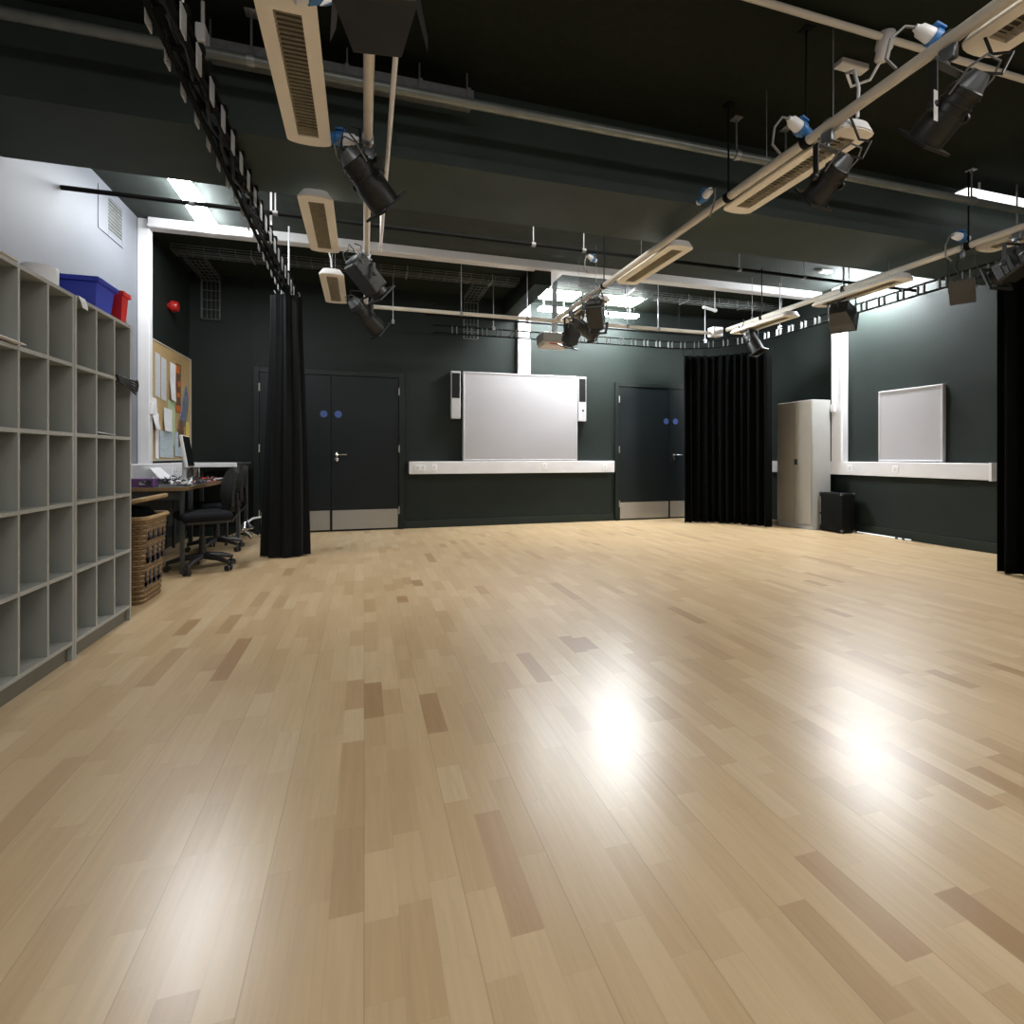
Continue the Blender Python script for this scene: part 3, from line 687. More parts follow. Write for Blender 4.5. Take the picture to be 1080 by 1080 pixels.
def bez(pts, n):
    """Catmull-Rom through 2-D points"""
    P = [V((p[0], p[1], 0)) for p in pts]; P = [2 * P[0] - P[1]] + P + [2 * P[-1] - P[-2]]; out = []
    for i in range(1, len(P) - 2):
        for k in range(n):
            t = k / n; a, b_, c_, d_ = P[i - 1:i + 3]
            out.append(.5 * ((2 * b_) + (c_ - a) * t + (2 * a - 5 * b_ + 4 * c_ - d_) * t * t + (3 * b_ - a - 3 * c_ + d_) * t ** 3))
    out.append(P[-2]); return out
def drape_sheet(label, pts, z0, z1, m, pleat=.05, amp=.045, heading=True):
    path = bez(pts, 60); L_ = [0]
    for i in range(1, len(path)): L_.append(L_[-1] + (path[i] - path[i - 1]).length)
    tot = L_[-1]; N_ = int(tot / .012); r = thing('stage_curtain', label, 'curtain', (pts[0][0], pts[0][1], z0))
    P = []; T = []
    j = 0
    for k in range(N_ + 1):
        d_ = tot * k / N_
        while j < len(L_) - 2 and L_[j + 1] < d_: j += 1
        t = (d_ - L_[j]) / max(1e-6, L_[j + 1] - L_[j]); P.append(path[j].lerp(path[j + 1], t)); T.append((path[j + 1] - path[j]).normalized())
    rd = random.Random(len(label)); ph = [rd.uniform(0, 6.28) for _ in range(3)]
    rows_ = []; nz = 18
    for q in range(nz + 1):
        v = q / nz; z = z0 + (z1 - z0) * v; R = []
        for k, (p, t) in enumerate(zip(P, T)):
            d_ = tot * k / N_; nrm = V((-t.y, t.x, 0))
            o_ = amp * (1.05 - .35 * v) * (math.sin(2 * PI * d_ / (pleat * 2.2) + ph[0] + .7 * math.sin(d_ * 7 + ph[1])) + .4 * math.sin(2 * PI * d_ / .31 + ph[2] + .6 * v))
            R.append(p + nrm * o_ + V((0, 0, z)))
        rows_.append(R)
    me = MB(); nc = len(P)
    me.add([p for R in rows_ for p in R], [(i * nc + j2, i * nc + j2 + 1, (i + 1) * nc + j2 + 1, (i + 1) * nc + j2) for i in range(nz) for j2 in range(nc - 1)])
    o = me.build('drape', m, r, smooth=True); sd = o.modifiers.new('thickness', 'SOLIDIFY'); sd.thickness = .006
    if heading:
        for k in range(0, nc, 14):
            p = P[k]; hd = MB(); hd.tube([(p.x, p.y, z1 - .02), (p.x, p.y, z1 + .05), (p.x, p.y, z1 + .09)], .005, 6); hd.build('curtain_hook', M['pipeblack'], r)
    return r
drape_sheet('wide black velour curtain drawn into the back right corner', [(4.56, 6.62), (4.95, 6.56), (5.22, 6.33), (5.36, 6.05), (5.44, 5.84)], .012, 2.50, M['curtain'])
drape_sheet('black velour curtain cut off by the right picture edge', [(5.22, 3.06), (5.25, 2.8), (5.25, 2.55), (5.25, 2.3)], .012, 2.50, M['curtain'])

# ------------------------------------------------------------------ cabinet, case and floor pole
cx0, cx1, cy0, cy1, cz = 5.785, 6.115, 5.505, 6.10, 1.765
cb = thing('cabinet', 'tall grey metal cabinet standing against the right wall', 'cabinet', ((cx0 + cx1) / 2, (cy0 + cy1) / 2, 0))
MB().box((cx0 + .018, cy0, .0), (cx1, cy1, cz)).build('carcass', M['cabinet'], cb, bevel=.004)
ym = (cy0 + cy1) / 2 - .015
for a, b_ in ((cy0 + .003, ym - .0015), (ym + .0015, cy1 - .003)):
    MB().box((cx0, a, .06), (cx0 + .018, b_, cz - .012)).build('door', M['cabinetdoor'], cb, bevel=.004)
s = MB(); s.rbox((cx0 - .016, ym - .055, .88), (cx0, ym - .005, .955), .006); s.build('lock', M['lampblack'], cb)

sx0, sx1, sy0, sy1, sz = 5.895, 6.115, 5.14, 5.485, .515
sp = thing('black_equipment_case', 'black box-shaped equipment case with metal corners in front of the cabinet', 'equipment case', ((sx0 + sx1) / 2, (sy0 + sy1) / 2, 0))
MB().rbox((sx0, sy0, .018), (sx1, sy1, sz), .018, 3).build('case_body', M['casing'], sp, smooth=True)
s = MB()
for xx, yy in ((sx0, sy0), (sx0, sy1), (sx1, sy0), (sx1, sy1)):
    for zz in (.018, sz):
        dx = .028 if xx == sx0 else -.028; dy = .028 if yy == sy0 else -.028; dz = .028 if zz < .1 else -.028
        ox = -.003 if xx == sx0 else .003; oy = -.003 if yy == sy0 else .003; oz = -.003 if zz < .1 else .003
        a = (xx + ox, yy + oy, zz + oz); b_ = (xx + dx, yy + dy, zz + dz)
        s.rbox(tuple(min(p, q) for p, q in zip(a, b_)), tuple(max(p, q) for p, q in zip(a, b_)), .008)
s.build('corner_guard', M['lampgrey'], sp)
s = MB(); s.box((sx0 - .004, sy1 - .028, .08), (sx0, sy1 - .016, .22)); s.box((sx0 - .004, sy1 - .028, .25), (sx0, sy1 - .016, .46)); s.build('metal_strip', M['steel'], sp)
s = MB()
for xx in (sx0 + .03, sx1 - .03):
    for yy in (sy0 + .03, sy1 - .03): s.cyl((xx, yy, 0), (xx, yy, .02), .016, seg=12)
s.build('rubber_foot', M['cableblack'], sp)
MB().lathe([(0, 0), (.014, 0), (.012, .006), (0, .007)], (sx0 - .001, sy0 + .02, sz - .012), (-1, 0, 0)).build('rivet', M['chrome'], sp)

pl = thing('floor_pole', 'thin white pole with blue bands lying along the right skirting', 'pole', (6.13, 4.8, 0))
MB().cyl((6.165, 4.47, .012), (6.15, 5.14, .012), .011).build('rod', M['whitebright'], pl, smooth=True)
s = MB()
for t in (.10, .22): 
    p = V((6.165, 4.47, .012)).lerp(V((6.15, 5.14, .012)), t); q = V((6.165, 4.47, .012)).lerp(V((6.15, 5.14, .012)), t + .05); s.cyl(p, q, .0125)
s.build('band', M['ink'], pl, smooth=True)

# ------------------------------------------------------------------ overhead bars and pipes
def bar(name, label, cat, a, b, r, m, rods=(), rm='galv', seg=14, group=None, rr_=.006, plates=False):
    a, b = V(a), V(b)
    o = thing(name, label, cat, a, group=group)
    MB().cyl(a, b, r, seg=seg).build('pipe', m, o, smooth=True)
    for t in rods:
        p = a.lerp(b, t); s = MB(); s.cyl((p.x, p.y, p.z), (p.x, p.y, H), rr_, seg=8)
        d_ = (b - a).normalized(); s.cyl(p - d_ * .018, p + d_ * .018, r * 1.25, seg=12)
        if plates: s.rbox((p.x - .03, p.y - .03, H - .008), (p.x + .03, p.y + .03, H), .003)
        s.build('hanger_rod', M[rm], o, smooth=True)
    return o
ZB = 2.68
bar('hanging_lighting_bar', 'long cream lighting bar running front to back, leftmost of the three', 'lighting bar', (.02, .6, ZB), (.02, 5.86, ZB), .024, M['creampipe'], (.42, .78), group='long lighting bars')
bar('hanging_lighting_bar', 'long cream lighting bar running front to back down the middle of the ceiling', 'lighting bar', (2.27, -.4, ZB), (2.27, 6.0, ZB), .027, M['creampipe'], (.405, .50, .78), 'pipeblack', group='long lighting bars', plates=True)
bar('hanging_lighting_bar', 'long cream lighting bar running front to back, rightmost of the three', 'lighting bar', (4.64, .6, ZB), (4.64, 5.75, ZB), .027, M['creampipe'], (.45, .665, .88), 'pipeblack', group='long lighting bars')
bar('hanging_conduit', 'thin white conduit hanging beside the leftmost lighting bar', 'conduit', (.128, .6, ZB + .01), (.128, 4.35, ZB + .01), .012, M['whitebright'], (.25, .97), 'white')
bar('hanging_lighting_bar', 'cream cross bar hanging near the back wall', 'lighting bar', (.10, 5.86, 2.65), (4.56, 5.86, 2.65), .022, M['creampipe'], (.22, .40, .70, .80), group='cross bars and pipes')
bar('hanging_pipe', 'thick grey-green pipe along the top of the deep beam', 'pipe', (XL, 2.90, 3.03), (5.35, 2.90, 3.03), .027, M['pipegrey'], (.205, .605, .66, .905), group='cross bars and pipes', plates=True)
bar('hanging_pipe', 'thin black pipe crossing behind the deep beam from the left wall', 'pipe', (XL, 4.41, 2.92), (6.19, 4.41, 2.92), .017, M['pipeblack'], (.10, .17, .43, .49, .70, .80), 'galv', group='cross bars and pipes')
bar('hanging_pipe', 'dark thin pipe hanging above the back wall truss', 'pipe', (.75, 6.60, 2.81), (4.9, 6.60, 2.81), .014, M['pipeblack'], (.12, .33, .5, .72, .9), 'pipeblack', group='cross bars and pipes')
cd = bar('hanging_conduit', 'white conduit crossing the ceiling at the top right', 'conduit', (.9, 2.09, 3.25), (6.15, 2.09, 3.25), .017, M['creampipe'])
jb = thing('junction_box', 'white round socket box hanging on the top right conduit', 'junction box', (2.70, 2.09, 3.25))
MB().lathe([(0, .03), (.036, .03), (.042, .02), (.042, -.05), (.034, -.06), (.034, -.10), (.026, -.11), (0, -.11)], (2.70, 2.09, 3.25), (0, -.25, 1), seg=18).build('box_body', M['white'], jb, smooth=True)
MB().tube([(2.70, 2.12, 3.15), (2.70, 2.18, 3.09), (2.66, 2.26, 3.10), (2.58, 2.22, 3.13), (2.49, 2.10, 3.04), (2.45, 2.04, 2.90), (2.43, 2.03, 2.735)], .008, 8).build('flex', M['whitebright'], jb, smooth=True)
tag(MB().rbox((2.62, 2.28, H - .035), (2.82, 2.34, H), .006).build('terminal_block', M['white']), 'small white block fixed to the ceiling beside the junction box cable', 'terminal block')
tag(MB().rbox((2.42, 4.62, H - .03), (2.62, 4.68, H), .008).build('sensor_unit', M['white']), 'small white unit on the ceiling behind the middle bar', 'sensor')
tag(MB().rbox((5.35, 4.93, H - .03), (5.52, 5.01, H), .008).build('sensor_unit', M['white']), 'small white unit on the ceiling near the right wall', 'sensor')

# grey tray riding along the front pipe
gt = thing('hanging_cable_tray', 'short pale grey cable tray above the front pipe on the left', 'cable tray', (-.1, 2.99, 3.10))
s = MB(); s.box((-.78, 2.96, 3.10), (.62, 3.08, 3.108)); s.box((-.78, 2.955, 3.10), (.62, 2.96, 3.15)); s.box((-.78, 3.08, 3.10), (.62, 3.085, 3.15)); s.build('tray', M['galv'], gt)
s = MB()
for xx in (-.78, -.45, -.10, .3, .58): s.box((xx, 2.94, 3.03), (xx + .02, 2.957, 3.15)); s.box((xx + .005, 3.0, 3.1), (xx + .013, 3.008, H))
s.build('tray_bracket', M['galv'], gt)
s = MB(); s.rbox((-.80, 2.85, 3.05), (-.755, 2.94, 3.14), .006); s.cyl((-.778, 2.9, 3.1), (-.778, 2.9, H), .009, seg=8); s.build('white_clamp', M['whitebright'], gt)

# ladder-shaped curtain trusses
def ladder(label, pts, z0, z1, m, rm, r=.012, pitch=.20, rods=()):
    P = [V((p[0], p[1], 0)) for p in pts]
    o = thing('hanging_truss', label, 'truss', (P[0].x, P[0].y, z0), group='ladder trusses carrying the curtains')
    for nm, z in (('bottom_chord', z0), ('top_chord', z1)): MB().tube([p + V((0, 0, z)) for p in P], r, 8).build(nm, M[m], o, smooth=True)
    L_ = [0]
    for i in range(1, len(P)): L_.append(L_[-1] + (P[i] - P[i - 1]).length)
    s = MB(); d_ = .12
    def at(d):
        j = max(i for i in range(len(L_) - 1) if L_[i] <= d); t = (d - L_[j]) / (L_[j + 1] - L_[j]); return P[j].lerp(P[j + 1], t), (P[j + 1] - P[j]).normalized()
    while d_ < L_[-1] - .1:
        for e in (-.03, .03):
            p, t = at(d_ + e); n = V((-t.y, t.x, 0)) * .012
            s = MB(); s.loft([[p - t * .006 - n + V((0, 0, z)), p + t * .006 - n + V((0, 0, z)), p + t * .006 + n + V((0, 0, z)), p - t * .006 + n + V((0, 0, z))] for z in (z0, z1)]); s.build('rung', M[rm], o)
        d_ += pitch
    for d_ in rods:
        p, t = at(d_); s = MB(); s.cyl(p + V((0, 0, z1)), p + V((0, 0, H)), .007, seg=8); s.rbox(p + V((-.018, -.018, z1 - .02)), p + V((.018, .018, z1 + .03)), .004); s.build('hanger_rod', M['galv'], o)
    return o
TZ0, TZ1 = 2.60, 2.70
lt = thing('hanging_truss', 'black ladder truss running front to back above the charcoal curtain', 'truss', (-.73, .5, TZ0), group='ladder trusses carrying the curtains')
def lx_(y): return -.715 - .006 * y
for dx in (-.042, .042):
    for z in (TZ0 + .07, TZ1 + .05): MB().cyl((lx_(.5) + dx, .5, z), (lx_(5.75) + dx, 5.75, z), .013, seg=8).build('chord', M['pipeblack'], lt, smooth=True)
y = .65
while y < 5.7:
    for dx in (-.058, .058):
        MB().box((lx_(y) + dx - .003, y - .03, TZ0 + .025), (lx_(y) + dx + .003, y + .03, TZ1 + .03)).build('side_plate', M['plate'], lt)
    s = MB(); s.rbox((lx_(y) - .07, y + .02, TZ1 + .03), (lx_(y) + .07, y + .06, TZ1 + .07), .008); s.build('cross_clip', M['pipeblack'], lt)
    y += .20
for y in (2.33, 4.45, 5.5):
    s = MB(); s.cyl((lx_(y) + .03, y, TZ1 + .05), (lx_(y) + .03, y, H), .008, seg=8); s.build('hanger_rod', M['whitebright'], lt)
# cables tied along it
s = MB()
for k in range(3):
    pts = []
    for i in range(32): pts.append((lx_(.6 + i * .16) + .03 * math.sin(i * 1.3 + k * 2), .6 + i * .16, 2.72 + .03 * math.cos(i * .9 + k * 1.7)))
    s.tube(pts, .010, 6)
s.build('tied_cable', M['cableblack'], lt, smooth=True)
pth = [(5.26, 1.2), (5.26, 2.5), (5.26, 4.0), (5.26, 5.5)] + [(5.26 - .95 * (1 - math.cos(a)), 5.65 + .95 * math.sin(a)) for a in [PI / 2 * k / 8 for k in range(9)]] + [(3.6, 6.6), (2.2, 6.6), (.85, 6.6)]
ladder('black ladder truss along the right wall curving round to the back wall', pth, TZ0 - .01, TZ1 - .015, 'pipeblack', 'traydark', .011, rods=(1.75, 3.3, 4.3, 5.4, 7.2, 8.6, 9.9))

# wire basket trays near the back
def basket(label, segs, w=.20, h=.055, pitch=.10, m='traydark'):
    """segs: list of (centre start, centre end, across vector, up vector)"""
    o = thing('hanging_cable_tray', label, 'cable tray', segs[0][0], group='wire trays by the back wall'); s = MB()
    for a, b_, ac, up in segs:
        a, b_, ac, up = V(a), V(b_), V(ac), V(up); L_ = (b_ - a).length; d_ = (b_ - a) / L_
        for t in (-1, -.5, 0, .5, 1): s.cyl(a + ac * (w / 2 * t), b_ + ac * (w / 2 * t), .0035, seg=5)
        for t in (-1, 1):
            for q in (.5, 1): s.cyl(a + ac * (w / 2 * t) + up * h * q, b_ + ac * (w / 2 * t) + up * h * q, .0035, seg=5)
        n = int(L_ / pitch)
        for i in range(n + 1):
            p = a + d_ * (L_ * i / n); s.tube([p - ac * w / 2 + up * h, p - ac * w / 2, p + ac * w / 2, p + ac * w / 2 + up * h], .0035, 5)
    s.build('wire_basket', M[m], o); return o
X_, Y_, Z_ = (1, 0, 0), (0, 1, 0), (0, 0, 1)
for lb, xa, xb, hs in (('long wire cable tray hung across the dark back left of the room', XL + .1, 1.90, (-1.2, -.3, .5, 1.55)), ('long wire cable tray hung across the back right of the room behind the lit panels', 2.42, 6.0, (3.4, 4.4, 5.4))):
  mt_ = basket(lb, [((xa, 6.35, 3.21), (xb, 6.35, 3.21), Y_, Z_)], pitch=.15)
  s = MB()
  for xx in hs: s.cyl((xx, 6.24, 3.2), (xx, 6.24, H), .005, seg=6); s.cyl((xx, 6.46, 3.2), (xx, 6.46, H), .005, seg=6); s.box((xx - .01, 6.23, 3.195), (xx + .01, 6.47, 3.201))
  s.build('tray_hanger', M['galv'], mt_)
basket('wire cable tray branching to the back wall and dropping by the left corner', [((-1.82, 6.46, 3.18), (-1.82, 7.13, 3.18), X_, Z_), ((-1.82, 7.14, 3.17), (-1.82, 7.14, 2.70), X_, (0, -1, 0))], .20)
basket('wire cable tray branching to the back wall and dropping left of the whiteboard', [((1.45, 6.46, 3.18), (1.45, 7.13, 3.18), X_, Z_), ((1.45, 7.14, 3.17), (1.45, 7.14, 2.66), X_, (0, -1, 0))], .20)
bar('hanging_conduit', 'short white conduit between the cross trunking and the back lights', 'conduit', (3.30, PORT + .09, 3.12), (3.36, 6.45, 3.12), .018, M['whitebright'])
wb = bar('hanging_bracket', 'short white angled bracket above the black corner curtain', 'bracket', (4.42, 5.95, 3.02), (4.70, 6.05, 3.02), .020, M['white'], (.9,), 'white')

# ------------------------------------------------------------------ louvred luminaires (unlit) along the bars
def outline(w, l, bow, z, n=9):
    P = []
    for k in range(n): a = PI * k / (n - 1); P.append(V((w * math.cos(a), l + bow * math.sin(a), z)))
    for yy in (l * .5, 0, -l * .5): P.append(V((-w, yy, z)))
    for k in range(n): a = PI + PI * k / (n - 1); P.append(V((w * math.cos(a), -l + bow * math.sin(a), z)))
    for yy in (-l * .5, 0, l * .5): P.append(V((w, yy, z)))
    return P
def luminaire(label):
    r = thing('pendant_luminaire', label, 'light fitting', (0, 0, 0), group='unlit louvred light fittings along the bars')
    B = outline(.108, .43, .035, 0); T = outline(.072, .43, .022, .05)
    iw, il = .050, .385
    I = [V((max(-iw, min(iw, p.x * .9)), max(-il, min(il, p.y)), 0)) for p in B]
    for q, p in zip(I, B):
        if abs(p.x) > iw: q.x = math.copysign(iw, p.x)
        if abs(p.y) >= .43: q.y = math.copysign(il, p.y)
    U = [p + V((0, 0, .042)) for p in I]
    B2 = [p + V((0, 0, .012)) for p in B]
    h = MB(); h.loft([T, B2, B, I, U]); h.build('housing', M['cream'], r, local=True)
    s = MB()
    for k in range(32):
        y = -il + .012 + (2 * il - .024) * k / 31
        s.add([(-iw + .001, y, .002), (iw - .001, y, .002), (iw - .001, y + .002, .013), (-iw + .001, y + .002, .013)], [(0, 1, 2, 3)])
    s.build('louvre', M['louvre'], r, local=True)
    s = MB(); s.box((-iw + .002, -il + .002, .036), (iw - .002, il - .002, .040)); s.build('reflector', M['louvredark'], r, local=True)
    e = MB(); n = 9
    lo = [p for p in outline(.109, .431, .036, .006)][12:12 + n]; hi = [p for p in outline(.074, .431, .023, .053)][12:12 + n]
    e.loft([lo, [p + V((0, -.003, 0)) for p in lo], [p + V((0, -.003, 0)) for p in hi], hi], cap=False); e.add(lo + hi, [(k, k + 1, n + k + 1, n + k) for k in range(n - 1)]); 
    top = [p + V((0, -.003, .0)) for p in hi]; e.add(top, [tuple(range(n))])
    e.build('end_cap', M['whitebright'], r, local=True)
    s = MB()
    for yy in (-.3, .17): s.cyl((0, yy, .05), (0, yy, H - 2.64), .0022, seg=5)
    s.build('suspension_wire', M['galv'], r, local=True)
    return r
ZL = 2.645
SL = [(-.275, 2.44), (-.30, 3.93), (-.285, 5.36), (2.406, 1.03), (2.406, 2.45), (2.406, 3.95), (2.406, 5.36), (4.777, 2.45), (4.62, 3.85, 2.575), (4.62, 5.10, 2.575)]
NL = ['louvred cream light fitting cut off by the top edge, nearest of the left row', 'louvred cream light fitting second in the left row, just past the deep beam', 'short-looking louvred cream fitting above the charcoal curtain, farthest of the left row',
      'louvred cream light fitting cut off at the top right corner beside the middle bar', 'louvred cream light fitting on the middle bar below the hanging white flex', 'louvred cream light fitting on the middle bar just past the deep beam', 'louvred fitting at the far end of the middle bar near the projector',
      'louvred cream light fitting cut off by the right edge on the rightmost bar', 'louvred cream light fitting second along the rightmost bar, above the black floodlight', 'louvred fitting at the far end of the rightmost bar above the corner curtain']
lum = None
for (x, y, *zz), lb in zip(SL, NL):
    zl = zz[0] if zz else ZL
    if lum is None: lum = luminaire(lb); lum.location = (x, y, zl)
    else: dup(lum, (x, y, zl), 0, lb, 'unlit louvred light fittings along the bars')
MB().tube([(-.285, 4.93, ZL + .07), (-.29, 4.90, ZL + .14), (-.32, 4.86, ZL + .25), (-.33, 4.84, H)], .007, 8).build('white_flex', M['whitebright'], smooth=True)
tag(bpy.data.objects['white_flex'], 'white flex dropping to the farthest fitting of the left row', 'cable')
jx = thing('junction_box', 'white square box at the far end of the rightmost bar', 'junction box', (4.50, 5.84, 2.66))
MB().rbox((4.45, 5.78, 2.60), (4.60, 5.90, 2.72), .006).build('box_body', M['whitebright'], jx)
MB().rbox((4.46, 5.775, 2.61), (4.59, 5.781, 2.71), .004).build('lid', M['white'], jx)

# ------------------------------------------------------------------ lit fluorescent fittings
def strip_light(label, a, b, w, z, gm, hm='whitebright', drop=None, group=None, hh=.045):
    a, b = V(a + (0,)) if len(a) == 2 else V(a), V(b + (0,)) if len(b) == 2 else V(b)
    d_ = (b - a).normalized(); n = V((-d_.y, d_.x, 0)) * w / 2; c_ = (a + b) / 2
    r = thing('strip_light', label, 'fluorescent light', (c_.x, c_.y, z), group=group)
    q = lambda e, zz: [a - n * e - d_ * (e - 1) * .02 + V((0, 0, zz)), b - n * e + V((0, 0, zz)), b + n * e + V((0, 0, zz)), a + n * e + V((0, 0, zz))]
    MB().loft([q(.80, z + .036), q(.7, z + hh)]).build('housing', M[hm], r)
    MB().loft([q(.9, z), q(1., z + .010), q(1., z + .036)]).build('diffuser', M[gm], r)
    if z + hh < H - .01:
        s = MB()
        for t in (.15, .85): p = a.lerp(b, t); s.cyl((p.x, p.y, z + hh - .01), (p.x, p.y, H), .008, seg=6)
        s.build('stem', M['white'], r)
    return r
G = 'lit fluorescent fittings'
strip_light('lit white strip light near the left wall, nearer half of the pair', (-1.42, 4.60), (-1.42, 5.09), .155, 3.19, 'tube_l', group=G)
strip_light('lit white strip light near the left wall, farther half of the pair', (-1.43, 5.13), (-1.44, 5.61), .155, 3.19, 'tube_l', group=G)
strip_light('lit square panel light left of the projector pole', (2.36, 6.65), (2.86, 6.65), .34, 3.21, 'tube_b', group=G)
strip_light('lit square panel light right of the middle bar', (3.18, 6.65), (3.82, 6.65), .34, 3.21, 'tube_b', group=G)
strip_light('lit strip light close to the back wall behind the projector', (2.42, 6.95), (2.86, 6.95), .14, 3.10, 'tube_b', group=G)
strip_light('lit strip light close to the back wall right of the spotlight cluster', (3.22, 6.95), (3.98, 6.95), .14, 3.10, 'tube_b', group=G)
strip_light('lit strip light running along the top of the right wall', (6.0, 4.48), (6.0, 5.28), .12, 3.10, 'tube_r', group=G)
strip_light('white batten light behind the front pipe at the top right', (4.72, 3.02), (6.1, 3.02), .10, 3.15, 'tube_f')

# ------------------------------------------------------------------ projector on its pole
pj = thing('projector', 'grey projector hanging on a pole in front of the whiteboard', 'projector', (2.36, 6.2, 2.40))
MB().rbox((2.16, 6.06, 2.445), (2.56, 6.34, 2.565), .015).build('casing', M['projector'], pj)
MB().rbox((2.175, 6.07, 2.40), (2.545, 6.33, 2.446), .012).build('underside', M['projbounce'], pj)  # reflected cream light put into the underside colour
MB().lathe([(0, 0), (.034, 0), (.034, .02), (.028, .022), (.022, .006), (0, .006)], (2.46, 6.06, 2.505), (0, -1, 0)).build('rear_socket', M['lampblack'], pj)
s = MB(); s.box((2.25, 6.066, 2.415), (2.43, 6.072, 2.43)); s.build('red_reflection', M['redbell'], pj)  # red reflection painted as a thin strip
s = MB(); s.box((2.335, 6.175, 2.60), (2.39, 6.225, H)); s.box((2.26, 6.12, 2.565), (2.46, 6.28, 2.58)); s.cyl((2.3625, 6.2, 2.57), (2.3625, 6.2, 2.61), .03); s.build('pole', M['galv'], pj)

# ------------------------------------------------------------------ stage lights
def plug(label, loc, rz, tilt=0., s_=1.):
    r = thing('power_connector', label, 'plug', loc, rz, 'blue and white power connectors on the bars')
    mx = Matrix.Rotation(tilt, 4, 'Y') @ Matrix.Scale(s_, 4)
    MB().lathe([(0, -.075), (.014, -.075), (.017, -.06), (.027, -.05), (.031, 0), (.031, .012), (0, .012)], axis=(1, 0, 0), seg=16, mtx=mx).build('plug_body', M['whitebright'], r, smooth=True, local=True)
    b_ = MB(); b_.lathe([(0, .010), (.037, .010), (.037, .040), (.031, .046), (.028, .09), (0, .09)], axis=(1, 0, 0), seg=16, mtx=mx)
    b_.rbox((-.01, -.032, .034), (.045, .032, .046), .006, mtx=mx); b_.build('socket_body', M['blue'], r, smooth=True, local=True)
    MB().lathe([(0, .09), (.022, .09), (.024, .12), (.018, .13), (0, .13)], axis=(1, 0, 0), seg=14, mtx=mx).build('rear_cap', M['whitebright'], r, smooth=True, local=True)
    MB().tube([mx @ V(p) for p in ((-.075, 0, 0), (-.12, 0, -.02), (-.15, .01, -.09), (-.13, .02, -.17), (-.07, .01, -.2))], .006, 6).build('flex', M['cablegrey'], r, smooth=True, local=True)
    return r

